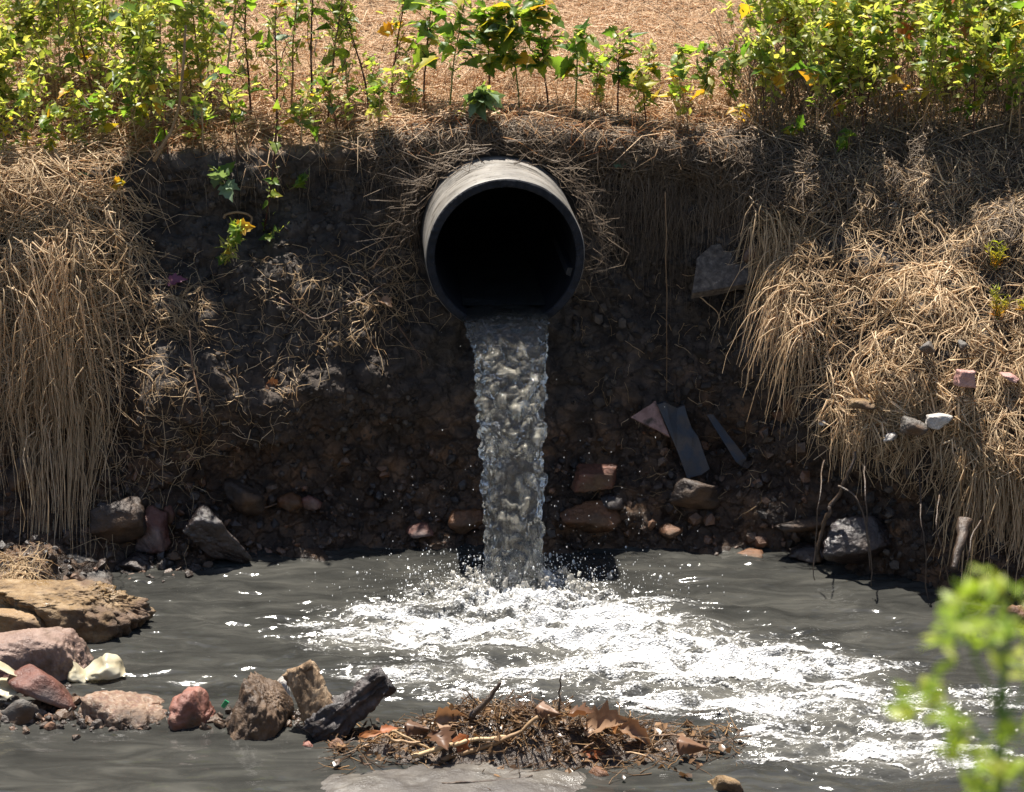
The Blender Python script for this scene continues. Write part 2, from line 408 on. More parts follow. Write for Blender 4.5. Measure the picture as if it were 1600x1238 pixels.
# drain pipe axis (mouth at y=0); the bank is cut open where the pipe runs through it
PIPE_O = np.array([0.0, 0.0, 1.16]); PA = np.array([-math.sin(R(4.0)), math.cos(R(4.0)), 0.0])
PR, PRI = 0.300, 0.264
def pipe_dist(P):
    d = P - PIPE_O; t = d @ PA
    return np.linalg.norm(d - t[..., None] * PA, axis=-1), t
nv, nu = BG.shape[:2]
BF = grid_faces(nv, nu)
pd, pt = pipe_dist(BG.reshape(-1, 3))
inside = (pd < PR - 0.02) & (pt < 1.7)
keepf = ~inside[BF].any(1)
M['soil'] = soil_material()
far = BG.reshape(-1, 3)
bank_me = mesh_np("earth_bank", far, BF[keepf][:, ::-1], M['soil'], True, BT)
bank = tag(link("earth_bank", bank_me), kind="structure")
bvh = BVHTree.FromPolygons([tuple(v) for v in far.tolist()], [tuple(f) for f in BF[keepf].tolist()])
def hit(px, py, fallback_y=0.1):
    r = ray(px, py); h = bvh.ray_cast(Vector(CAM), Vector(r).normalized())
    if h[0] is None: return atY(px, py, fallback_y), np.array([0, -1, 0.0])
    n = np.array(h[1]); n = n if n @ r < 0 else -n
    return np.array(h[0]), n
BPX, BPY, _ = proj(BG)
# cell areas for sampling
_e1 = BG[1:, :-1] - BG[:-1, :-1]; _e2 = BG[:-1, 1:] - BG[:-1, :-1]
AREA = np.linalg.norm(np.cross(_e1, _e2), axis=2)
def inpoly(px, py, poly):
    poly = np.asarray(poly, float); r = np.zeros(px.shape, bool); j = len(poly) - 1
    for i in range(len(poly)):
        a, b = poly[i], poly[j]
        c = ((a[1] > py) != (b[1] > py)) & (px < (b[0] - a[0]) * (py - a[1]) / (b[1] - a[1] + 1e-12) + a[0])
        r ^= c; j = i
    return r
def sample(n, poly=None, w=None, rows=None):
    W = AREA.copy()
    if poly is not None: W = W * inpoly(BPX[:-1, :-1], BPY[:-1, :-1], poly)
    if w is not None: W = W * w[:-1, :-1]
    if rows is not None:
        m = np.zeros(W.shape[0], bool); m[rows[0]:rows[1]] = True; W = W * m[:, None]
    p = W.ravel() / W.sum()
    k = rng.choice(p.size, n, p=p)
    return k // W.shape[1] + rng.random(n), k % W.shape[1] + rng.random(n)
def interp(A, v, u):
    v = np.clip(v, 0, nv - 1.001); u = np.clip(u, 0, nu - 1.001)
    i, j = v.astype(int), u.astype(int); a, b = (v - i)[:, None], (u - j)[:, None]
    return (A[i, j] * (1 - a) + A[i + 1, j] * a) * (1 - b) + (A[i, j + 1] * (1 - a) + A[i + 1, j + 1] * a) * b
TU = np.gradient(BG, axis=1); TV = np.gradient(BG, axis=0)
def lay(v, u, D, length, K=6, h0=0.004, h1=0.02, curl=0.5, sag=0.0, jitter=0.006):
    """blades that follow the ground: start at grid (v,u), head along D (n,3)"""
    n = len(v); P = np.zeros((n, K, 3)); h = rng.uniform(h0, h1, n); hp = rng.uniform(h0, h1, n)
    side = rng.normal(0, curl, n)
    for k in range(K):
        p = interp(BG, v, u); nn = interp(BN, v, u); nn /= np.linalg.norm(nn, axis=1, keepdims=True) + 1e-9
        t = k / (K - 1)
        P[:, k] = p + nn * (h * (1 - t) + hp * t + rng.normal(0, jitter, n) * (k > 0))[:, None]
        d = D - nn * (D * nn).sum(1, keepdims=True); d /= np.linalg.norm(d, axis=1, keepdims=True) + 1e-9
        b = np.cross(nn, d); d = d + b * (side * (t - 0.3))[:, None]
        st = (length / (K - 1))[:, None]
        tu, tv = interp(TU, v, u), interp(TV, v, u)
        E = (tu * tu).sum(1); Fq = (tu * tv).sum(1); Gq = (tv * tv).sum(1)
        a1 = (d * tu).sum(1); a2 = (d * tv).sum(1); det = E * Gq - Fq * Fq + 1e-12
        du = (a1 * Gq - a2 * Fq) / det * st[:, 0]; dv = (a2 * E - a1 * Fq) / det * st[:, 0]
        u = np.clip(u + np.clip(du, -25, 25), 0, nu - 1.01); v = np.clip(v + np.clip(dv, -25, 25), 0, nv - 1.01)
    return P
def clear_pipe(P, tint=None):
    d, t = pipe_dist(P)
    bad = ((d < PR + 0.004) & (t > -0.3)).any(1)
    d2 = (P[..., 1] < -0.02) & (np.abs(P[..., 0]) < 0.3)
    bad |= d2.any(1)
    return ~bad

# ground on the far (camera) side that carries the foreground weed
xs = np.linspace(-6, 6, 50); ys = np.concatenate([np.linspace(-40, -9, 8), np.linspace(-8.5, -3.8, 40)])
X, Y = np.meshgrid(xs, ys); Z = np.interp(Y, [-40, -6.1, -5.7, -4.2, -3.8], [1.6, 1.4, 1.3, -0.15, -0.4])
Pn = np.stack([X, Y, Z], -1); Pn[..., 2] += 0.03 * fbm(Pn * 3, 3)
M['near_ground'] = pmat('near_ground', [(0.3, (0.05, 0.04, 0.03)), (0.6, (0.16, 0.12, 0.07)), (0.8, (0.10, 0.11, 0.04))], 6, rough=0.9)
tag(link("near_bank", mesh_np("near_bank", Pn, grid_faces(*X.shape), M['near_ground'])), kind="structure")

# ================================================================== WATER
IMP = np.array([0.035, -0.465])
def water_anchors():
    A = [(805,925,.30,.16,1.5),(690,962,.40,.12,1.1),(860,975,.50,.17,1.3),(620,1008,.34,.09,.75),(560,1000,.2,.06,.5),(1000,1000,.42,.14,1.0),(1150,1030,.40,.13,.85),
         (880,1050,.55,.12,.85),(1250,1050,.40,.13,.75),(1130,1095,.55,.12,.8),(1350,1110,.45,.13,.75),(1290,1165,.40,.13,.7),(1450,1190,.4,.15,.6),
         (640,1055,.30,.07,.5),(720,1085,.25,.06,.55),(480,975,.12,.05,.3),(1000,945,.3,.06,.45),(1400,985,.3,.06,.3),(330,1065,.12,.04,.28),(240,1060,.10,.05,.25),(1550,1090,.3,.08,.45)]
    return [(*atZ(a, b)[:2], rx, ry, w) for a, b, rx, ry, w in A]
WA = water_anchors()
def foam_density(x, y):
    D = 0
    for ax, ay, rx, ry, w in WA:
        D = D + w * np.exp(-((x - ax) / rx) ** 2 - ((y - ay) / ry) ** 2)
    return D
def wave_h(x, y):
    P = np.stack([x, y, np.zeros_like(x)], -1)
    D = np.clip(foam_density(x, y), 0, 1.6)
    r = np.hypot(x - IMP[0], (y - IMP[1]))
    calm = np.clip((y + 1.62) / 0.25, 0.10, 1)                 # sheltered behind the stones
    calm = np.where(x > 0.75, 1.0, calm + (1 - calm) * np.clip((x - 0.45) / 0.3, 0, 1))
    wx = x + 0.12 * fbm(P * 2.2, 2); wy = y + 0.06 * fbm(P * 2.2 + 9, 2)
    h = 0.0085 * fbm(np.stack([wx * 3.2, wy * 9, 0 * x], -1), 3) + 0.0052 * fbm(np.stack([wx * 8, wy * 22, 0 * x + 7], -1), 3)
    h = h + 0.008 * (0.3 + D) * fbm(np.stack([wx * 11, wy * 24, 0 * x + 3], -1), 4)
    h = h + 0.026 * D * fbm(np.stack([wx * 6, wy * 11, 0 * x + 6], -1), 4)
    h = h + 0.009 * np.exp(-r / 0.7) * np.sin(r * 36 + 2.5 * fbm(P * 3, 2)) * np.clip(r / 0.2, 0, 1)
    rg = 1 - np.abs(fbm(np.stack([x * 13, y * 15, 0 * x + 1], -1), 4))
    h = h + np.exp(-(r / 0.17) ** 2) * (0.035 + 0.05 * (rg - 0.6)) + np.exp(-(r / 0.36) ** 2) * 0.03 * (rg - 0.6)
    h = h * calm + 0.0016 * fbm(np.stack([wx * 7, wy * 18, 0 * x + 8], -1), 3)
    return h
def murk_material():
    m, nt, out = newmat("murky_water"); L = nt.links.new
    tc = nd(nt, "ShaderNodeTexCoord"); co = tc.outputs["Object"]
    ms_ = nd(nt, "ShaderNodeMapping"); ms_.inputs["Scale"].default_value = (1, 3.6, 1); L(co, ms_.inputs["Vector"])      # stretched tones paint sunlit and reflected ripple streaks into the murk colour
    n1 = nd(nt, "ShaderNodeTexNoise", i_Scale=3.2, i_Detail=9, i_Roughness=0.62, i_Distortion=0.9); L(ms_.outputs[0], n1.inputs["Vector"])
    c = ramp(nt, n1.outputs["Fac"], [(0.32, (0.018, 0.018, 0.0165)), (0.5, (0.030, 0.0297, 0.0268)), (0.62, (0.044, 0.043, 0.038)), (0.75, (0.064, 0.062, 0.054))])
    b = nd(nt, "ShaderNodeBsdfPrincipled")
    a2 = nd(nt, "ShaderNodeAttribute", attribute_name="tint")               # air churned into the water makes it milky and rougher
    mk = nd(nt, "ShaderNodeMapRange"); mk.inputs[1].default_value = 0.45; mk.inputs[2].default_value = 1.0; mk.inputs[4].default_value = 0.55; L(a2.outputs["Fac"], mk.inputs[0])
    mw = nd(nt, "ShaderNodeMix", data_type='RGBA'); L(mk.outputs[0], mw.inputs[0]); L(c, mw.inputs[6]); mw.inputs[7].default_value = (0.12, 0.115, 0.10, 1); L(mw.outputs[2], b.inputs["Base Color"])
    rw_ = nd(nt, "ShaderNodeMapRange"); rw_.inputs[3].default_value = 0.06; rw_.inputs[4].default_value = 0.17; L(a2.outputs["Fac"], rw_.inputs[0]); L(rw_.outputs[0], b.inputs["Roughness"]); b.inputs["IOR"].default_value = 1.333
    mp = nd(nt, "ShaderNodeMapping"); mp.inputs["Scale"].default_value = (1, 2.2, 1); L(co, mp.inputs["Vector"])
    n3 = nd(nt, "ShaderNodeTexNoise", i_Scale=38.0, i_Detail=4); L(mp.outputs[0], n3.inputs["Vector"])
    at = nd(nt, "ShaderNodeAttribute", attribute_name="tint")
    ml = nd(nt, "ShaderNodeMath", operation='MULTIPLY'); ml.inputs[1].default_value = 1.0; L(at.outputs["Fac"], ml.inputs[0])
    bp = nd(nt, "ShaderNodeBump", i_Distance=0.006); L(ml.outputs[0], bp.inputs["Strength"])
    L(n3.outputs["Fac"], bp.inputs["Height"]); L(bp.outputs[0], b.inputs["Normal"])
    L(b.outputs[0], out.inputs[0])
    return m
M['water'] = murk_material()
wx = np.concatenate([np.linspace(-30, -2.7, 24), np.linspace(-2.6, -1.9, 40, endpoint=False), np.linspace(-1.9, 1.9, 520, endpoint=False), np.linspace(1.9, 2.6, 40), np.linspace(2.7, 30, 24)])
wy = np.concatenate([np.linspace(-4.4, -2.5, 20), np.linspace(-2.45, 0.12, 430), np.linspace(0.15, 0.6, 10)])
X, Y = np.meshgrid(wx, wy); H = wave_h(X, Y)
calm = np.clip((Y + 1.62) / 0.25, 0.0, 1); calm = np.where(X > 0.75, 1.0, calm + (1 - calm) * np.clip((X - .45) / .3, 0, 1))
turb = np.clip(0.16 + 0.9 * foam_density(X, Y), 0, 1) * calm + 0.03
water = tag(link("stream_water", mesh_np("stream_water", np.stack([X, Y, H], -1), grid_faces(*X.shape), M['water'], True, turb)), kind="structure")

# foam rafts: real bubbly sheets lying on the water
def foam_material():
    m, nt, out = newmat("foam"); L = nt.links.new
    tc = nd(nt, "ShaderNodeTexCoord"); co = tc.outputs["Object"]
    n1 = nd(nt, "ShaderNodeTexNoise", i_Scale=60.0, i_Detail=6, i_Roughness=0.7); L(co, n1.inputs["Vector"])
    c = ramp(nt, n1.outputs["Fac"], [(0.3, (0.32, 0.315, 0.30)), (0.5, (0.58, 0.575, 0.56)), (0.66, (0.80, 0.80, 0.79))])
    b = nd(nt, "ShaderNodeBsdfPrincipled"); L(c, b.inputs["Base Color"]); b.inputs["Roughness"].default_value = 0.55
    v = nd(nt, "ShaderNodeTexVoronoi", i_Scale=150.0); L(co, v.inputs["Vector"])
    bp = nd(nt, "ShaderNodeBump", i_Strength=1.0, i_Distance=0.006); L(v.outputs["Distance"], bp.inputs["Height"]); L(bp.outputs[0], b.inputs["Normal"])
    # bubbles thin out towards the edges of a raft: gaps between single bubbles show the water
    mp = nd(nt, "ShaderNodeMapping"); mp.inputs["Scale"].default_value = (1, 1.7, 1); L(co, mp.inputs["Vector"])
    n2 = nd(nt, "ShaderNodeTexNoise", i_Scale=85.0, i_Detail=5, i_Roughness=0.75); L(mp.outputs[0], n2.inputs["Vector"])
    at = nd(nt, "ShaderNodeAttribute", attribute_name="tint")
    ad = nd(nt, "ShaderNodeMath", operation='MULTIPLY_ADD'); ad.inputs[1].default_value = 2.6; L(n2.outputs["Fac"], ad.inputs[0]); L(at.outputs["Fac"], ad.inputs[2])
    mr = nd(nt, "ShaderNodeMapRange"); mr.inputs[1].default_value = 1.30; mr.inputs[2].default_value = 1.90; L(ad.outputs[0], mr.inputs[0])
    t = nd(nt, "ShaderNodeBsdfTransparent"); ms = nd(nt, "ShaderNodeMixShader"); L(mr.outputs[0], ms.inputs[0]); L(t.outputs[0], ms.inputs[1]); L(b.outputs[0], ms.inputs[2])
    L(ms.outputs[0], out.inputs[0]); return m
M['foam'] = foam_material()
fx = np.linspace(-1.35, 1.95, 760); fy = np.linspace(-2.12, -0.22, 430)
X, Y = np.meshgrid(fx, fy); D = foam_density(X, Y)
Pw = np.stack([X, Y, 0 * X], -1)
ang = 0.28 * (X - IMP[0])                                     # streaks drift out to the right
sx_, sy_ = X + 0.10 * fbm(Pw * 3, 2), Y + ang * 0.25 + 0.05 * fbm(Pw * 4 + 5, 2)
n_a = fbm(np.stack([sx_ * 3.2, sy_ * 11, 0 * X], -1), 5, 0.6)
n_b = fbm(np.stack([sx_ * 14, sy_ * 30, 0 * X + 4], -1), 4, 0.6)
n_c = 0.5 - worley(np.stack([sx_ * 9, sy_ * 20, 0 * X], -1))[0]
n_d = fbm(np.stack([sx_ * 55, sy_ * 90, 0 * X + 6], -1), 3, 0.6)
dk = np.clip(D * 2.2, 0, 1)
lace = worley(np.stack([sx_ * 8 + .6 * n_b, sy_ * 22 + .6 * n_a, 0 * X + .5], -1)); lace = (lace[1] - lace[0])
msk = np.minimum(D, 1.15) * 0.62 + 0.46 * n_a * dk + 0.26 * n_b * dk + 0.12 * n_d * dk + 0.35 * (.22 - lace) * dk - 0.455
# loose flecks outside the rafts
fl = fbm(np.stack([sx_ * 22, sy_ * 55, 0 * X + 2], -1), 3)
msk = np.maximum(msk, np.where((Y < -0.5) & (fl > .7), (fl - 1.3 + 0.3 * np.clip(D, 0, 1)), -1))
Hf = wave_h(X, Y) + np.clip(msk, 0, 0.5) * 0.012 + 0.0030 + 0.003 * np.abs(n_b) * np.clip(msk * 4, 0, 1)
Ff = grid_faces(*X.shape)
mm = (msk > -.32).ravel()
Ff = Ff[mm[Ff].sum(1) >= 3]
used, inv = np.unique(Ff, return_inverse=True)
Vf = np.stack([X, Y, Hf], -1).reshape(-1, 3)[used]; foam_tint = (np.clip(msk, -.4, .5) * 1.6).reshape(-1)[used]
tag(link("foam", mesh_np("foam", Vf, inv.reshape(-1, 4), M['foam'], True, foam_tint)), kind="stuff", label="white foam drifting on the grey water below the falling jet", cat="foam")

# ================================================================== DRAIN PIPE
def pipe_dust():
    m, nt, out = newmat("dusty_black_plastic"); L = nt.links.new
    tc = nd(nt, "ShaderNodeTexCoord"); co = tc.outputs["Object"]
    n1 = nd(nt, "ShaderNodeTexNoise", i_Scale=6.0, i_Detail=9, i_Roughness=0.6); L(co, n1.inputs["Vector"])
    c = ramp(nt, n1.outputs["Fac"], [(0.3, (0.115, 0.107, 0.098)), (0.5, (0.19, 0.178, 0.162)), (0.7, (0.26, 0.242, 0.22))])
    n2 = nd(nt, "ShaderNodeTexNoise", i_Scale=60.0, i_Detail=4); L(co, n2.inputs["Vector"])
    sp = ramp(nt, n2.outputs["Fac"], [(0.30, (0.35, 0.34, 0.33)), (0.38, (1, 1, 1))])
    mu = nd(nt, "ShaderNodeMix", data_type='RGBA', blend_type='MULTIPLY'); mu.inputs[0].default_value = 1; L(c, mu.inputs[6]); L(sp, mu.inputs[7])
    mp = nd(nt, "ShaderNodeMapping"); mp.inputs["Scale"].default_value = (2.2, 9, 2.2); L(co, mp.inputs["Vector"])
    n5 = nd(nt, "ShaderNodeTexNoise", i_Scale=3.0, i_Detail=8, i_Roughness=0.7, i_Distortion=0.8); L(mp.outputs[0], n5.inputs["Vector"])
    st = ramp(nt, n5.outputs["Fac"], [(0.36, (0.22, 0.19, 0.16)), (0.47, (0.85, 0.82, 0.78)), (0.62, (1.0, 1.0, 1.0))])
    mv = nd(nt, "ShaderNodeMix", data_type='RGBA', blend_type='MULTIPLY'); mv.inputs[0].default_value = 1; L(mu.outputs[2], mv.inputs[6]); L(st, mv.inputs[7])
    b = nd(nt, "ShaderNodeBsdfPrincipled"); L(mv.outputs[2], b.inputs["Base Color"]); b.inputs["Roughness"].default_value = 0.55
    bp = nd(nt, "ShaderNodeBump", i_Strength=0.15, i_Distance=0.004); L(n1.outputs["Fac"], bp.inputs["Height"]); L(bp.outputs[0], b.inputs["Normal"])
    L(b.outputs[0], out.inputs[0]); return m
M['pipe_out'] = pipe_dust()
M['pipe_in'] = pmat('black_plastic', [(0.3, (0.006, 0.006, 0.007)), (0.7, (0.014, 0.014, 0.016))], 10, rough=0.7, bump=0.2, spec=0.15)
M['pipe_rim'] = pmat('sawn_black_plastic', [(0.3, (0.008, 0.009, 0.011)), (0.7, (0.022, 0.023, 0.028))], 30, rough=0.75, bump=0.5, bscale=60, bdist=0.006, spec=0.12)
root = empty("drain_pipe", PIPE_O, "wide black plastic drain pipe with a dusty top jutting out of the earth bank", "drain pipe")
def ring(r, y, n=128, wob=0.0, ph=0):
    a = np.arange(n) * 2 * np.pi / n
    rr = r + wob * fbm(np.stack([np.cos(a) * 3 + ph, np.sin(a) * 3, 0 * a], -1), 3)
    px = np.array([math.cos(R(4.0)), math.sin(R(4.0)), 0])       # across the axis
    return (rr * np.cos(a))[:, None] * px + (rr * np.sin(a))[:, None] * np.array([0, 0, 1.0]) + np.asarray(y).reshape(-1, 1) * PA
ysout = [0.012, 0.02, 0.05, 0.1, 0.2, 0.3, 0.4, 0.6, 1.0, 1.7]
Vp = np.stack([ring(PR - 0.004 if k == 0 else PR, y, 128, 0.0015) for k, y in enumerate(ysout)])
link("outer_wall", mesh_np("outer_wall", Vp, grid_faces(len(ysout), 128, True)[:, ::-1], M['pipe_out']), root)
ysin = [0.010, 0.03, 0.1, 0.3, 0.8, 1.7]
Vp = np.stack([ring(PRI, y, 128, 0.001) for y in ysin])
o = mesh_np("inner_wall", np.concatenate([Vp.reshape(-1, 3), [PA * 1.7]]), [tuple(f) for f in grid_faces(len(ysin), 128, True)] + [(len(ysin) * 128, 5 * 128 + i, 5 * 128 + (i + 1) % 128) for i in range(128)], M['pipe_in'])
link("inner_wall", o, root)
# cut end: slightly uneven sawn annulus with tool ridges
na = 640; rows_ = []
a = np.arange(na) * 2 * np.pi / na
for t in np.linspace(0, 1, 9):
    r = PR - 0.004 + (PRI - PR + 0.005) * t
    tw = a + t * 0.05
    ridg = 0.0007 * np.sin(tw * 70 + 5 * np.sin(tw * 3)) + 0.003 * fbm(np.stack([np.cos(tw) * 9, np.sin(tw) * 9, 0 * a + t], -1), 3)
    y = 0.006 * (1 if t in (0, 1) else 0) + ridg
    px = np.array([math.cos(R(4.0)), math.sin(R(4.0)), 0])
    rows_.append((r * np.cos(a))[:, None] * px + (r * np.sin(a))[:, None] * np.array([0, 0, 1.0]) + y[:, None] * PA)
link("cut_rim", mesh_np("cut_rim", np.stack(rows_), grid_faces(9, na, True)[:, ::-1], M['pipe_rim'], True), root)
# raised seam strip inside on the right
sv = []
for y in np.linspace(0.04, 0.6, 8):
    for (th, r) in ((-0.34, PRI - .001), (-0.33, PRI - .02), (-0.22, PRI - .02), (-0.21, PRI - .001)):
        px = np.array([math.cos(R(4.0)), math.sin(R(4.0)), 0])
        sv.append(r * math.cos(th) * px + np.array([0, 0, r * math.sin(th)]) + PA * y)
M['seam'] = pmat('worn_seam', [(0.3, (0.015, 0.016, 0.018)), (0.7, (0.03, 0.032, 0.036))], 20, rough=0.4, bump=0.4)
link("inner_seam", mesh_np("inner_seam", np.array(sv), [tuple(f) for f in grid_faces(8, 4)] + [(0, 1, 2, 3)], M['seam'], False), root)

# ================================================================== FALLING WATER
def jet_material():
    m, nt, out = newmat("falling_water"); L = nt.links.new
    tc = nd(nt, "ShaderNodeTexCoord"); co = tc.outputs["Object"]
    g = nd(nt, "ShaderNodeBsdfPrincipled"); g.inputs["Base Color"].default_value = (0.72, 0.74, 0.74, 1)
    g.inputs["Transmission Weight"].default_value = 1.0; g.inputs["Roughness"].default_value = 0.03; g.inputs["IOR"].default_value = 1.333
    d = nd(nt, "ShaderNodeBsdfPrincipled"); d.inputs["Roughness"].default_value = 0.04; d.inputs["IOR"].default_value = 1.38
    d.inputs["Base Color"].default_value = (0.66, 0.61, 0.49, 1); d.inputs["Specular IOR Level"].default_value = 0.8
    t = nd(nt, "ShaderNodeBsdfTranslucent"); t.inputs[0].default_value = (0.70, 0.64, 0.50, 1)
    m1 = nd(nt, "ShaderNodeMixShader"); m1.inputs[0].default_value = 0.4; L(d.outputs[0], m1.inputs[1]); L(t.outputs[0], m1.inputs[2])
    n = nd(nt, "ShaderNodeTexNoise", i_Scale=10.0, i_Detail=2); L(co, n.inputs["Vector"])
    mr = nd(nt, "ShaderNodeMapRange"); mr.inputs[1].default_value = 0.38; mr.inputs[2].default_value = 0.62; mr.inputs[3].default_value = 0.45; mr.inputs[4].default_value = 1.0
    at = nd(nt, "ShaderNodeAttribute", attribute_name="tint")       # bubble cloud further down, plus sunlit lump crests painted in cream
    mu = nd(nt, "ShaderNodeMath", operation='MULTIPLY'); L(n.outputs["Fac"], mr.inputs[0]); L(mr.outputs[0], mu.inputs[0]); L(at.outputs["Fac"], mu.inputs[1])
    m2 = nd(nt, "ShaderNodeMixShader"); L(mu.outputs[0], m2.inputs[0]); L(g.outputs[0], m2.inputs[1]); L(m1.outputs[0], m2.inputs[2])
    n2 = nd(nt, "ShaderNodeTexNoise", i_Scale=55.0, i_Detail=4); L(co, n2.inputs["Vector"])
    bp = nd(nt, "ShaderNodeBump", i_Strength=0.4, i_Distance=0.006); L(n2.outputs["Fac"], bp.inputs["Height"])
    for s in (g, d): L(bp.outputs[0], s.inputs["Normal"])
    L(m2.outputs[0], out.inputs[0]); return m
M['jet'] = jet_material()
NJ, NA = 420, 150
tj = np.concatenate([np.linspace(-0.10, 0, 30, endpoint=False), np.linspace(0, 0.452, NJ - 30)])
vj = 1.06
tp = np.clip(tj, 0, 1)
yc = -vj * tj; zc = 0.925 - 4.9 * tp ** 2; xc = np.interp(tp, [0, .2, .45], [0.0, 0.020, 0.035])
# keep the top of the stream at the level it has inside the pipe
aw = np.interp(tp, [0, .10, .2, .3, .4, .46], [.163, .148, .130, .114, .104, .102])
bw = np.interp(tp, [0, .10, .2, .3, .45], [.026, .040, .062, .078, .085])
th = np.arange(NA) * 2 * np.pi / NA
tang = np.stack([0 * tj, np.full_like(tj, -vj), -9.8 * tp], -1); tang /= np.linalg.norm(tang, axis=1, keepdims=True)
nor = np.cross(tang, np.array([1.0, 0, 0])); nor *= np.sign(nor[:, 2:3] + 1e-6)                  # points up / towards the camera
sgn = np.sign(np.sin(th)) * np.abs(np.sin(th)) ** 0.8
cosr = np.sign(np.cos(th)) * np.abs(np.cos(th)) ** 0.8
Pj = np.stack([xc, yc, zc], -1)[:, None] + (aw[:, None] * cosr[None])[..., None] * np.array([1.0, 0, 0]) + (bw[:, None] * sgn[None])[..., None] * nor[:, None]
s_ = np.cumsum(np.concatenate([[0], np.linalg.norm(np.diff(np.stack([xc, yc, zc], -1), axis=0), axis=1)]))
Q = np.stack([Pj[..., 0], np.broadcast_to(s_[:, None], Pj.shape[:2]), 0.6 * Pj[..., 1] * 0 + sgn[None] * bw[:, None]], -1)
gr = np.clip((tp - 0.02) / 0.16, 0, 1)[:, None]
wq = Q + 0.012 * np.stack([fbm(Q * 9, 2), fbm(Q * 9 + 4, 2), 0 * Q[..., 0]], -1)
fine = fbm(Q * np.array([60, 34, 60]), 3)
sway = 0.018 * fbm(np.stack([0 * Q[..., 0], Q[..., 1] * 4, 0 * Q[..., 0]], -1), 2)
cw = aw[:, None]
sq = (Q[..., 1] + .05) ** .8                                     # lumps stretch as the water speeds up
wp = np.stack([Q[..., 0] - sway + .010 * fbm(Q * 22, 2), sq + .012 * fbm(Q * 20 + 3, 2), Q[..., 2] * .8], -1)
b1 = np.abs(perlin(wp * np.array([19, 19, 14]))); b2 = np.abs(perlin(wp * np.array([42, 36, 30]) + 7)); b3 = np.abs(perlin(wp * np.array([80, 110, 60]) + 3))
hl = np.clip(b1 * 1.5 + .45 * b2, 0, 1.2)
rope = fbm(np.stack([Q[..., 0] * 30 + 2 * sway * 30, Q[..., 1] * 3.5, Q[..., 2] * 20], -1), 3)   # long falling folds
low = np.clip((tp - .33) / .10, 0, 1)[:, None]
disp = gr * (1 - .55 * low) * (0.034 * (b1 - .25) + .013 * (b2 - .25) * (1 - .65 * np.clip((np.abs(cosr) - .6) / .3, 0, 1))[None] + .005 * (b3 - .25)) + gr * (.005 + .006 * low) * rope + (0.12 + 0.88 * (1 - gr)) * 0.0075 * fine
asym = fbm(np.stack([0 * Q[..., 0], Q[..., 1] * 5, np.sign(Q[..., 0])], -1), 2) * 0.012
outw = np.stack([cosr[None] * np.ones_like(tj)[:, None], 0 * Pj[..., 0], 0 * Pj[..., 0]], -1) * 0.6 + nor[:, None] * sgn[None, :, None]
outw /= np.linalg.norm(outw, axis=2, keepdims=True)
fade = np.clip((tj + 0.10) / 0.03, 0, 1)[:, None]
Pj = Pj + outw * (disp * fade)[..., None] + asym[..., None] * np.array([1, 0, 0]) * np.sign(cosr)[None, :, None] * gr[..., None]
pn = .5 + 1.3 * fbm(np.stack([Q[..., 0] * 28, Q[..., 1] * 8, Q[..., 2] * 8 + 2], -1), 4, .7)
jet_cloud = .05 + .58 * np.clip((hl - .30) / .35, 0, 1) * np.clip(pn, 0, 1) * np.clip((tp - .10) / .10, 0, 1)[:, None] * (1 - .5 * low) * (1 - np.clip((np.abs(cosr) - .66) / .25, 0, 1))[None]  # cream goes on the crests as painted sunlight, clear glass between them
jet = empty("water_jet", (0, 0, 0.93), "lumpy grey jet of waste water pouring from the pipe mouth into the pool", "water jet")
Vj = Pj.reshape(-1, 3) - np.array([0, 0, 0.93])
link("falling_stream", mesh_np("falling_stream", Vj, grid_faces(NJ, NA, True), M['jet'], True, jet_cloud.ravel()), jet)
yy = np.linspace(0.09, 1.6, 40); xx = np.linspace(-1, 1, 40)
Xc, Yc = np.meshgrid(xx, yy); half = math.sqrt(PRI ** 2 - 0.21 ** 2) - 0.002
Px = Xc * half - Yc * math.tan(R(4.0)); Pz = 0.951 - 0.93 + 0.002 * fbm(np.stack([Px * 25, Yc * 25, 0 * Px], -1), 3)
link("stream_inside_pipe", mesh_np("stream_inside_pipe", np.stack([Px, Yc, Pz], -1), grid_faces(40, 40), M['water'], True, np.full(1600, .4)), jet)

# splash drops thrown up around the foot of the jet, and drifting spray
def ico(sub):
    bm = bmesh.new(); bmesh.ops.create_icosphere(bm, subdivisions=sub, radius=1.0)
    v = np.array([q.co[:] for q in bm.verts]); f = np.array([[q.index for q in p.verts] for p in bm.faces]); bm.free(); return v, f
def blobs(C, rad, stretch, sub=1):
    iv, jf = ico(sub); n = len(C)
    V = C[:, None] + iv[None] * rad[:, None, None] * stretch[:, None]
    return V.reshape(-1, 3), (jf[None] + (np.arange(n) * len(iv))[:, None, None]).reshape(-1, 3)
n = 2600
r = np.abs(rng.normal(0, 0.22, n)) + 0.07; ph = rng.uniform(0, 2 * np.pi, n)
hmax = 0.20 * np.exp(-r / 0.28); hz = rng.random(n) ** 2.2 * hmax + 0.004
C = np.stack([IMP[0] + r * np.cos(ph) * 1.25, IMP[1] + r * np.sin(ph) * 0.8, hz], -1)
rad = np.clip(rng.lognormal(-6.6, 0.5, n), 0.0007, 0.006)
n2 = 130                                                            # fine spray at the sides
C2 = np.stack([IMP[0] + rng.choice([-1, 1], n2, p=[.35, .65]) * (0.12 + np.abs(rng.normal(0, 0.22, n2))), IMP[1] + rng.uniform(-.05, .35, n2), np.abs(rng.normal(0, 0.33, n2)) + 0.05], -1)
rad2 = np.clip(rng.lognormal(-6.75, 0.35, n2), 0.0007, 0.003)
C = np.concatenate([C, C2]); rad = np.concatenate([rad, rad2])
st = np.ones((len(C), 3)); st[:, 2] = rng.uniform(1, 2.2, len(C))
V, F = blobs(C, rad, st)
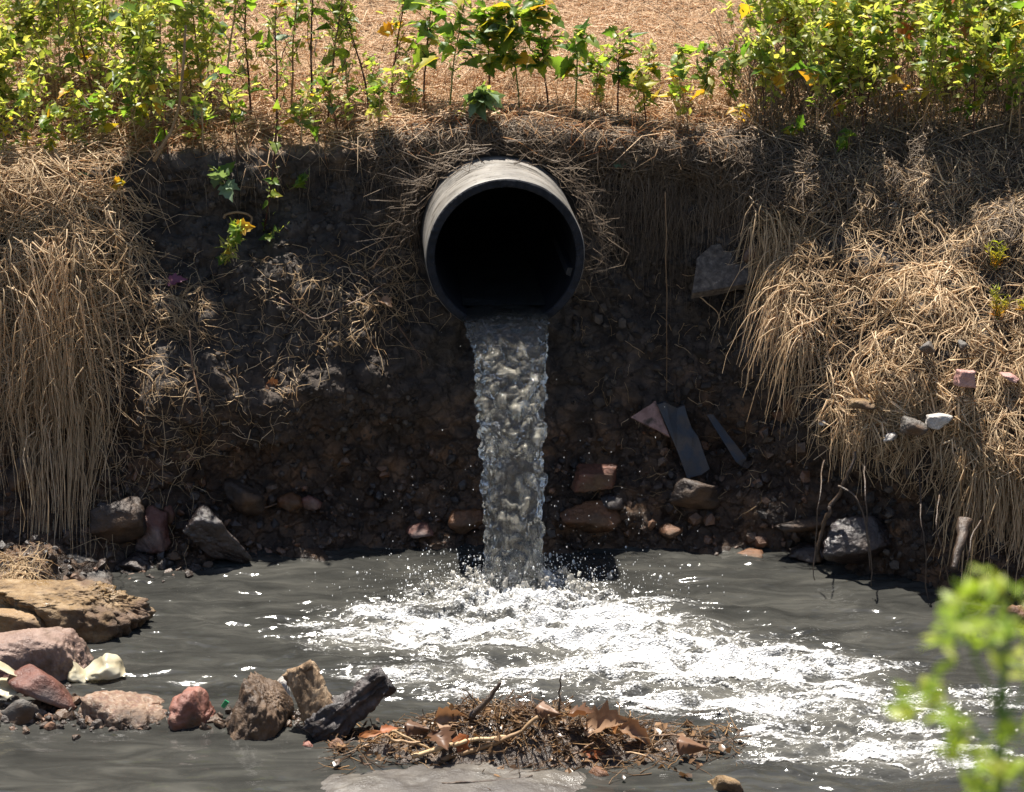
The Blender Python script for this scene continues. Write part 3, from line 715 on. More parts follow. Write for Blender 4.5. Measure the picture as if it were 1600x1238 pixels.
m, nt, out = newmat("spray_drop"); b = nd(nt, "ShaderNodeBsdfPrincipled"); b.inputs["Base Color"].default_value = (.85, .86, .86, 1); b.inputs["Roughness"].default_value = .12  # sun glints on the drops are put into this near-white colour
t_ = nd(nt, "ShaderNodeBsdfTranslucent"); t_.inputs[0].default_value = (.85, .85, .84, 1); ms = nd(nt, "ShaderNodeMixShader"); ms.inputs[0].default_value = .5
nt.links.new(b.outputs[0], ms.inputs[1]); nt.links.new(t_.outputs[0], ms.inputs[2]); nt.links.new(ms.outputs[0], out.inputs[0]); M['drop'] = m
tag(link("spray_drops", mesh_np("spray_drops", V, F, m)), kind="stuff", label="bright splash drops flying round the foot of the falling jet", cat="spray")
# churned lumps of white water where the jet lands
n = 260
r = np.abs(rng.normal(0, 0.10, n)) + 0.05; ph = rng.uniform(0, 2 * np.pi, n)
C = np.stack([IMP[0] + r * np.cos(ph) * 1.4, IMP[1] - 0.01 + r * np.sin(ph) * 0.75, 0.01 + rng.random(n) ** 1.5 * 0.075 * np.exp(-((r - .1) / .12) ** 2)], -1)
rad = rng.uniform(0.003, 0.0085, n); st = np.ones((n, 3)) * rng.uniform(.6, 1.5, (n, 3)); st[:, 2] *= 2.0; st[:, 0] *= 1.3
V, F = blobs(C, rad, st, 2); V = V + 0.006 * np.stack([fbm(V * 70, 2), fbm(V * 70 + 5, 2), fbm(V * 70 + 9, 2)], -1)
m, nt, out = newmat("churned_water")
b = nd(nt, "ShaderNodeBsdfPrincipled"); b.inputs["Base Color"].default_value = (.55, .52, .46, 1); b.inputs["Roughness"].default_value = .12
g = nd(nt, "ShaderNodeBsdfPrincipled"); g.inputs["Base Color"].default_value = (.9, .9, .88, 1); g.inputs["Transmission Weight"].default_value = 1; g.inputs["Roughness"].default_value = .05; g.inputs["IOR"].default_value = 1.33
ms = nd(nt, "ShaderNodeMixShader"); ms.inputs[0].default_value = .55
nt.links.new(b.outputs[0], ms.inputs[1]); nt.links.new(g.outputs[0], ms.inputs[2]); nt.links.new(ms.outputs[0], out.inputs[0])
tag(link("churned_water", mesh_np("churned_water", V, F, m)), kind="stuff", label="churned pale water at the foot of the jet", cat="splash")

# ================================================================== DRY GRASS (uncountable ground cover)
def put_stuff(name, parts, mat, label, cat):
    # thick, wiry stems
    V, F, T = join(parts)
    return tag(link(name, mesh_np(name, V, F, mat, True, T)), label, cat, None, "stuff")
def dirs(n, base, spread):
    d = np.asarray(base, float)[None] + rng.normal(0, spread, (n, 3)); return d / np.linalg.norm(d, axis=1, keepdims=True)
def hang(P0, length, K=7, out=0.04, lean=(0, 0), seed=0, spread=.25):
    """strands that arch outwards and then fall freely"""
    n = len(P0); rg = np.random.default_rng(seed)
    t = np.linspace(0, 1, K)[None, :, None]
    o = np.stack([rg.normal(lean[0], spread, n) + .55 * fbm(P0 * 4.5, 2), -np.abs(rg.normal(out, out * .6, n)) / np.maximum(length, .05) - .05 + lean[1], 0 * length], -1)[:, None]
    drop = np.array([0, 0, -1.0]) * (t ** 1.35)
    P = P0[:, None] + length[:, None, None] * (o * np.sqrt(t) * .8 + drop)
    P += np.cumsum(rg.normal(0, .012, (n, K, 3)), 1) * np.minimum(length, .25)[:, None, None] * 2.2
    return P
def pts(poly=None, n=100, w=None, rows=None):
    v, u = sample(n, poly, w, rows); return v, u, interp(BG, v, u), interp(BN, v, u)

GAP = np.clip(fbm(BG * np.array([4.2, 4.2, 5]), 3) * 2.2 + .55, .04, 1)
GAP2 = np.clip(fbm(BG * np.array([6.5, 4, 2.6]) + 11, 3) * 2.6 + .45, .03, 1)
# -- the dry field
parts = []
v, u = sample(9500, [(-250, -40), (1850, -40), (1850, 240), (-250, 240)], rows=(10, LIP - 4))
P = lay(v, u, dirs(len(v), (0.3, -.1, 0), .9), rng.uniform(.12, .42, len(v)), 5, .005, .06, .6, jitter=.008); parts.append(tubes(P[clear_pipe(P)], rng.uniform(.0014, .0028, clear_pipe(P).sum()), 3, seed=1))
b = interp(BG, *sample(2600, [(-200, 20), (1800, 20), (1800, 240), (-200, 240)], rows=(40, LIP)))
L_ = rng.uniform(.06, .28, len(b)); t = np.linspace(0, 1, 5)[None, :, None]
dd = dirs(len(b), (0.1, -.1, 1.0), .38); P = b[:, None] + dd[:, None] * L_[:, None, None] * t + np.array([.25, -.25, -.3]) * rng.normal(.6, .5, (len(b), 1, 1)) * L_[:, None, None] * t ** 2
parts.append(tubes(P, rng.uniform(.001, .002, len(b)), 3, seed=2))
put_stuff("dry_field_grass", parts, M['straw_gold'], "flattened golden dry grass covering the field behind the weeds", "dry grass")

# -- rust coloured litter along the foot of the weeds
v, u = sample(1900, [(-100, 150), (330, 120), (640, 130), (1120, 120), (1180, 190), (1150, 235), (700, 235), (560, 215), (300, 245), (-100, 265)], rows=(60, LIP + 8))
P = lay(v, u, dirs(len(v), (0.2, -.2, .1), .9), rng.uniform(.05, .18, len(v)), 5, .004, .06, .8, jitter=.012); k = clear_pipe(P)
b = interp(BG, *sample(1500, [(-100, 120), (1150, 120), (1150, 230), (-100, 250)], rows=(60, LIP + 4)))
L_ = rng.uniform(.04, .16, len(b)); dd = dirs(len(b), (0, -.1, 1), .5); P2 = b[:, None] + dd[:, None] * L_[:, None, None] * np.linspace(0, 1, 5)[None, :, None]
put_stuff("rust_litter", [tubes(P[k], rng.uniform(.0014, .003, k.sum()), 3, seed=3), tubes(P2, rng.uniform(.001, .0024, len(b)), 3, seed=4)], M['rust_litter'], "rust brown dead stems littering the ground at the foot of the weeds", "plant litter")

# -- the straw bank on the right
poly_r = [(1185, 285), (1260, 250), (1750, 220), (1800, 900), (1600, 800), (1480, 705), (1400, 672), (1310, 640), (1265, 560), (1215, 480), (1180, 340)]
parts = []
v, u = sample(4300, poly_r, GAP)
P = lay(v, u, dirs(len(v), (-.15, -.5, -.55), .75), rng.uniform(.10, .50, len(v)) * rng.uniform(.5, 1, len(v)), 6, .003, .06, .32, jitter=.0065); parts.append(tubes(P, np.clip(rng.lognormal(-6.36, .42, len(v)), .0006, .0042), 4, seed=5))
v, u = sample(1500, [(1280, 540), (1420, 470), (1700, 520), (1800, 900), (1480, 700), (1300, 650)], GAP)
P = lay(v, u, dirs(len(v), (.05, -.5, -.8), .55), rng.uniform(.10, .36, len(v)), 6, .008, .08, .28, jitter=.008); parts.append(tubes(P, np.clip(rng.lognormal(-6.2, .42, len(v)), .0008, .0046), 4, seed=6))
b = interp(BG, *sample(760, [(1480, 690), (1800, 700), (1800, 860), (1600, 830), (1490, 770)]))
parts.append(tubes(hang(b + np.array([0, -.02, .02]), rng.uniform(.14, .42, len(b)), out=.07, lean=(-.1, 0), seed=8), rng.uniform(.0018, .0036, len(b)), 4, seed=7))
b = interp(BG, *sample(170, [(1285, 610), (1420, 630), (1480, 690), (1400, 700), (1300, 660)], GAP2 ** 2))
parts.append(tubes(hang(b + np.array([0, -.01, .01]), rng.uniform(.06, .26, len(b)), out=.04, seed=9), rng.uniform(.0014, .003, len(b)), 4, seed=8))
b = interp(BG, *sample(520, [(1185, 300), (1240, 330), (1275, 560), (1255, 560), (1210, 470), (1178, 350)]))
parts.append(tubes(hang(b + np.array([-.01, -.02, .0]), rng.uniform(.08, .34, len(b)), out=.05, lean=(-.12, 0), seed=10), rng.uniform(.0012, .0026, len(b)), 4, seed=9))
put_stuff("straw_bank_cover", parts, M['straw'], "pale dry straw matted over the right side of the bank", "straw")
# darker, older straw in the upper right under the weeds, and the dead stalk understory
parts = []
v, u = sample(3000, [(1120, 215), (1750, 190), (1750, 420), (1500, 360), (1250, 330), (1130, 300)])
P = lay(v, u, dirs(len(v), (0, -.4, -.2), .85), rng.uniform(.08, .32, len(v)), 6, .004, .06, .8, jitter=.008); parts.append(tubes(P, rng.uniform(.0014, .0028, len(v)), 3, seed=10))
b = interp(BG, *sample(1500, [(1130, 110), (1720, 100), (1720, 240), (1180, 240)], rows=(70, LIP + 10)))
L_ = rng.uniform(.10, .36, len(b)); t = np.linspace(0, 1, 6)[None, :, None]
dd = dirs(len(b), (0, -.05, 1.0), .3); P = b[:, None] + dd[:, None] * L_[:, None, None] * t + np.array([.5, -.3, -.25]) * rng.normal(0, .6, (len(b), 1, 1)) * L_[:, None, None] * t ** 2.5
parts.append(tubes(P, rng.uniform(.0014, .003, len(b)), 3, seed=11))
# matted stems over the pipe crown and along the lip to the right of it
v, u = sample(2600, [(560, 225), (640, 195), (960, 190), (1190, 215), (1190, 300), (1000, 285), (900, 262), (700, 262), (600, 262)])
P = lay(v, u, dirs(len(v), (.3, -.35, -.1), .8), rng.uniform(.10, .36, len(v)), 6, .003, .035, .7, jitter=.006); k = clear_pipe(P); parts.append(tubes(P[k], rng.uniform(.0014, .0028, k.sum()), 3, seed=12))
put_stuff("weathered_straw", parts, M['straw_dark'], "grey brown weathered stems matted along the top edge of the bank", "dead stems")
# -- straw curtain on the left
parts = []
pl = [(-140, 285), (155, 285), (165, 420), (140, 560), (120, 640), (-140, 520)]
b = interp(BG, *sample(900, pl, GAP2))
n = len(b)
parts.append(tubes(hang(b + np.array([0, -.015, 0]), np.clip(np.minimum(rng.uniform(.12, .62, n), b[:, 2] - np.interp(b[:, 0], [px2x(q_) for q_ in (-140, 20, 60, 90, 130, 170)], [.6, .55, .2, .12, .3, .5])), .05, 1), 8, out=.05, lean=(.03, 0), seed=12, spread=.26), np.clip(rng.lognormal(-6.4, .4, n), .0006, .0034), 4, seed=13))
v, u = sample(2900, [(-140, 265), (160, 265), (178, 400), (150, 600), (-140, 560)], GAP2)
P = lay(v, u, dirs(len(v), (.45, -.4, -.55), .75), rng.uniform(.10, .50, len(v)), 6, .004, .11, .3, jitter=.006); parts.append(tubes(P, rng.uniform(.0014, .003, len(v)), 4, seed=14))
# the tapering lock that reaches down to the stones
b = np.stack([rng.normal(px2x(75), .09, 430), rng.normal(.0, .05, 430), rng.uniform(.42, 1.25, 430)], -1)
P = hang(b, rng.uniform(.15, .7, 430), 8, out=.04, lean=(.06, 0), seed=15, spread=.13)
P[:, :, 0] += (px2x(95) - P[:, :, 0]) * np.clip((.6 - P[:, :, 2]) / .6, 0, .6) * rng.uniform(.2, 1.1, (430, 1))
P[:, :, 2] = np.maximum(P[:, :, 2], .03); P[:, :, 1] -= np.clip(.5 - P[:, :, 2], 0, .5) * .35
parts.append(tubes(P, rng.uniform(.0014, .0028, 430), 4, seed=15))
put_stuff("straw_curtain", parts, M['straw'], "long dry straw hanging like a curtain down the left side of the bank", "straw")
# -- thin roots and stems hanging from the lip
parts = []
for poly, n_, lo, hi, sd in (([(905, 262), (1190, 262), (1190, 330), (930, 330)], 620, .06, .34, 16), ([(1000, 280), (1120, 280), (1120, 330), (1000, 330)], 170, .2, .52, 17),
                             ([(600, 262), (665, 262), (660, 340), (600, 300)], 260, .06, .34, 18), ([(230, 255), (600, 250), (600, 285), (230, 285)], 110, .03, .2, 19)):
    b = interp(BG, *sample(n_, poly)); P = hang(b + np.array([0, -.015, 0]), rng.uniform(lo, hi, n_) * rng.random(n_) ** .5, 8, out=.03, seed=sd, spread=.22); k = clear_pipe(P)
    parts.append(tubes(P[k], rng.uniform(.0007, .0019, k.sum()), 3, seed=sd))
# roots draped round the shoulders of the pipe
for sd, sg in ((20, -1), (21, 1)):
    n_ = 75; a = rng.uniform(.05, 1.5, n_); a = sg * a
    y0 = rng.uniform(.26, .44, n_); r0 = PR + rng.uniform(.004, .09, n_)
    b = np.stack([r0 * np.sin(a) * 1.02 - y0 * .07, y0, 1.16 + r0 * np.cos(a) + .01], -1)
    K = 8; P = np.zeros((n_, K, 3)); da = rng.uniform(.15, 1.0, n_) * sg
    for k in range(K):
        t = k / (K - 1); aa = a + da * t; rr = r0 + .20 * t * rng.random(n_) ** 2 + rng.normal(0, .004, n_)
        P[:, k] = np.stack([rr * np.sin(aa) - y0 * .07, y0 - .05 * t + rng.normal(0, .004, n_), 1.16 + rr * np.cos(aa)], -1)
    parts.append(tubes(P, rng.uniform(.0009, .0024, n_), 3, seed=sd))
put_stuff("hanging_roots", parts, M['straw_dark'], "thin grey roots and stems hanging from the undercut lip beside the pipe", "roots")
# -- stems and bits strewn over the ledge left of the pipe
parts = []
for poly, n_, lo, hi, sd in (([(185, 400), (640, 380), (650, 430), (450, 660), (190, 760)], 430, .02, .14, 22), ([(190, 440), (320, 440), (320, 520), (200, 520)], 200, .06, .2, 23),
                             ([(440, 400), (640, 380), (640, 520), (450, 560)], 170, .05, .24, 24), ([(150, 430), (330, 600), (300, 850), (130, 860)], 260, .04, .2, 25),
                             ([(0, 870), (60, 870), (60, 925), (0, 925)], 260, .04, .16, 26), ([(600, 300), (680, 300), (700, 520), (640, 430), (600, 480)], 120, .05, .26, 28), ([(900, 420), (1250, 420), (1250, 800), (900, 800)], 160, .02, .12, 29)):
    v, u = sample(n_, poly); P = lay(v, u, dirs(n_, (.1, -.3, -.3), .8), rng.uniform(lo, hi, n_), 6, .003, .025, .7, jitter=.004); k = clear_pipe(P)
    parts.append(tubes(P[k], rng.uniform(.0009, .0022, k.sum()), 3, seed=sd))
put_stuff("strewn_stems", parts, M['straw'], "broken straw and root bits strewn over the dark earth ledge left of the pipe", "plant litter")

# ================================================================== GRAVEL AND CLODS
def rock_arr(seed, sub=3, facets=11, amp=.12, fine=.045, pores=0.0, p=24, asp=(1, 1, 1)):
    rg = np.random.default_rng(seed); v, f = ico(sub)
    nn = rg.normal(size=(facets, 3)); nn /= np.linalg.norm(nn, axis=1)[:, None]
    if facets == 6: nn = np.concatenate([np.eye(3), -np.eye(3)]) + rg.normal(0, .10, (6, 3))      # squared block
    dd = (rg.uniform(.50, .92, facets) if facets != 6 else rg.uniform(.55, .66, 6))
    pr = np.maximum(v @ nn.T, 0) / dd[None]; r = ((pr ** p).sum(1) + .75 ** p) ** (-1 / p)
    va = v * np.asarray(asp)
    r = r * (1 + amp * fbm(va * 1.3 + seed * 3.7, 3) + fine * fbm(va * 5 + seed, 5, .6))
    if pores:
        w, _ = worley(va * 5 + seed); w2, _ = worley(va * 11 + seed)
        r = r - pores * 1.3 * np.clip(.5 - w, 0, 1) - pores * np.clip(.45 - w2, 0, 1)
    q = v * r[:, None]
    lo, hi = q.min(0), q.max(0); q = (q - (lo + hi) / 2) / (hi - lo) * 2
    return q, f
def scatter_rocks(n, poly, smin, smax, seed, sub=1, sink=.3):
    v, u, P, N_ = pts(poly, n); rg = np.random.default_rng(seed); Vs, Fs, Ts, c = [], [], [], 0
    base = [rock_arr(seed * 31 + k, sub, 9, .12, .05) for k in range(8)]
    s = smin * (smax / smin) ** (rg.random(n) ** 2.0)
    for i in range(n):
        bv, bf = base[i % 8]; q = Quaternion(rg.normal(size=4)).normalized().to_matrix(); Rm = np.array(q)
        Vs.append((bv * rg.uniform(.6, 1.2, 3) * s[i] / 2) @ Rm.T + P[i] + N_[i] * s[i] * .5 * (1 - 2 * sink)); Fs.append(bf + c); c += len(bv); Ts.append(np.full(len(bv), rg.random()))
    return np.concatenate(Vs), np.concatenate(Fs), np.concatenate(Ts)
M['clod'] = pmat('soil_clod', [(0.2, (0.020, 0.016, 0.013)), (0.55, (0.055, 0.044, 0.036)), (0.8, (0.10, 0.082, 0.066)), (1.0, (.15, .12, .10))], 14, rough=.85, bump=.8, bscale=60, attr='tint', attrmix=.5)
M['gravel'] = pmat('wet_gravel', [(0.1, (0.016, 0.012, 0.010)), (0.5, (0.045, 0.030, 0.021)), (0.70, (0.085, 0.052, 0.032)), (0.84, (0.15, 0.075, 0.04)), (0.95, (.14, .12, .10))], 12, rough=.4, bump=.7, bscale=60, attr='tint', attrmix=.65, spec=.5, roughvar=(.2, .6))
put = lambda name, tr, mat, label, cat: tag(link(name, mesh_np(name, tr[0], tr[1], mat, False, tr[2])), label, cat, None, "stuff")
put("soil_clods", join([scatter_rocks(2200, [(185, 270), (650, 270), (650, 680), (300, 700), (185, 700)], .005, .036, 1, 1, .36), scatter_rocks(900, [(890, 330), (1250, 330), (1290, 680), (890, 640)], .008, .05, 2), scatter_rocks(400, [(1290, 690), (1500, 750), (1600, 900), (1500, 930), (1280, 850)], .008, .05, 3)]),
    M['clod'], "crumbled clods of dark earth on the bank face", "earth clods")
put("wet_gravel", join([scatter_rocks(1500, [(180, 700), (650, 690), (1280, 660), (1300, 880), (900, 858), (650, 855), (300, 875), (200, 890)], .006, .055, 4, 1, .42), scatter_rocks(700, [(-60, 700), (200, 700), (320, 860), (200, 910), (-60, 930)], .006, .05, 5, 1, .4)]),
    M['gravel'], "wet brown gravel along the foot of the bank", "gravel")

# ================================================================== STONES, EACH ITS OWN THING
def stone_mat(name, cols, **kw):
    kw = dict(dict(scale=7, detail=9, rough=.75, bump=.8, bscale=45, bdist=.014, spec=.45, cols2=[(.3, (.032, .018, .010)), (.7, (.125, .072, .038))], scale2=6, mix2=.57, roughvar=(.3, .8)), **kw); cols = [(p_, tuple(c_ * .62 for c_ in q_)) for p_, q_ in cols]; M[name] = pmat(name, cols, **kw)
stone_mat('tan_stone', [(.28, (.09, .05, .02)), (.46, (.27, .165, .07)), (.60, (.41, .28, .15)), (.75, (.52, .40, .26))], scale=12, bump=1.0, bscale=30, bdist=.02)
stone_mat('ochre_stone', [(.25, (.16, .09, .03)), (.5, (.40, .25, .12)), (.75, (.54, .40, .24))])
stone_mat('pink_grey_stone', [(.25, (.16, .085, .06)), (.5, (.34, .225, .175)), (.75, (.50, .38, .31))], rough=.5)
stone_mat('red_stone', [(.25, (.08, .03, .022)), (.5, (.21, .085, .06)), (.75, (.36, .19, .14))], rough=.45, spec=.5, cols2=[(.3, (.10, .07, .06)), (.7, (.22, .17, .15))], scale2=4, mix2=.58)
stone_mat('pink_stone', [(.25, (.16, .055, .038)), (.5, (.34, .135, .092)), (.75, (.48, .26, .19))], rough=.35, spec=.6)
stone_mat('grey_stone', [(.25, (.05, .045, .04)), (.5, (.16, .14, .12)), (.75, (.30, .27, .24))], rough=.6)
stone_mat('brown_stone', [(.32, (.025, .015, .010)), (.5, (.13, .075, .038)), (.75, (.28, .18, .10))], rough=.5, spec=.5)
stone_mat('dark_wet_stone', [(.25, (.014, .011, .011)), (.5, (.045, .033, .03)), (.75, (.13, .075, .05))], rough=.28, spec=.7, roughvar=(.15, .5), cols2=[(.3, (.010, .007, .006)), (.7, (.05, .03, .02))])
stone_mat('mud_stone', [(.25, (.02, .013, .010)), (.5, (.06, .038, .025)), (.75, (.12, .08, .05))], rough=.5, spec=.5)
stone_mat('rust_stone', [(.25, (.06, .025, .012)), (.5, (.20, .085, .032)), (.75, (.34, .17, .075))], rough=.45, spec=.5)
stone_mat('white_stone', [(.3, (.45, .41, .37)), (.5, (.60, .55, .50)), (.75, (.85, .80, .75))], rough=.7, cols2=None)
stone_mat('pink_chip', [(.25, (.30, .14, .11)), (.5, (.60, .32, .27)), (.75, (.75, .48, .42))], cols2=None)
stone_mat('brick_clay', [(.25, (.06, .028, .018)), (.5, (.19, .075, .045)), (.75, (.30, .13, .085))], rough=.6)
stone_mat('gravel_conglomerate', [(.25, (.10, .055, .04)), (.42, (.27, .14, .085)), (.55, (.36, .24, .15)), (.7, (.50, .38, .32))], scale=55, detail=5, rough=.25, spec=.7, bump=1.0, bscale=70, bdist=.012)
def stone(name, label, px, py, w, h, mat, mode='b', depth=.7, rot=0, seed=0, sub=4, facets=11, amp=.12, fine=.045, pores=0, group=None, cat="stone", sink=.15, p=24, bottom=None, yaw=0, taper=0, thin=False, flat=0):
    """px,py,w,h: extent surveyed on the photograph; mode w = standing in the water, b = lying on the bank"""
    bot = bottom if bottom is not None else py + h / 2
    if mode == 'w':
        Yb = atZ(px, bot, 0.0)[1]
    else:
        Yb = hit(px, py + h * .3)[0][1]
    s = ppm(atY(px, py, Yb)); W = w / s; D = W * depth; Hh = h / s / .93
    Hh = max(Hh - D * .29 * .45, Hh * .55)
    Yc = Yb + (D * .42 if mode == 'w' else D * (.5 - 2 * sink) * -1 + 0)
    c = atY(px, py, Yc)
    if mode == 'w' and not thin:
        zt = max(atY(px, py - h / 2, Yc)[2], .012); rz = zt * .80 + .02; Hh = 2 * rz; c[2] = zt - rz
    dm = np.array([W, D, Hh]); v, f = rock_arr(seed, sub, facets, amp, fine, pores, p, dm / dm.min())
    if flat: v[:, 2] = np.where(v[:, 2] > flat, flat + (v[:, 2] - flat) * .22, v[:, 2]); v[:, 2] *= 1 / (flat + (1 - flat) * .22)
    if taper: v[:, 0] = v[:, 0] * (1 - taper * np.clip(v[:, 2], -.3, 1)) - taper * .12 * v[:, 2]
    v = v * np.array([W / 2, D / 2, Hh / 2])
    a, b = R(rot), R(yaw)
    v = v @ np.array([[math.cos(b), math.sin(b), 0], [-math.sin(b), math.cos(b), 0], [0, 0, 1]])
    v = v @ np.array([[math.cos(a), 0, -math.sin(a)], [0, 1, 0], [math.sin(a), 0, math.cos(a)]])
    o = link(name, mesh_np(name, v, f, M[mat], True), None, c)
    return tag(o, label, cat, group)
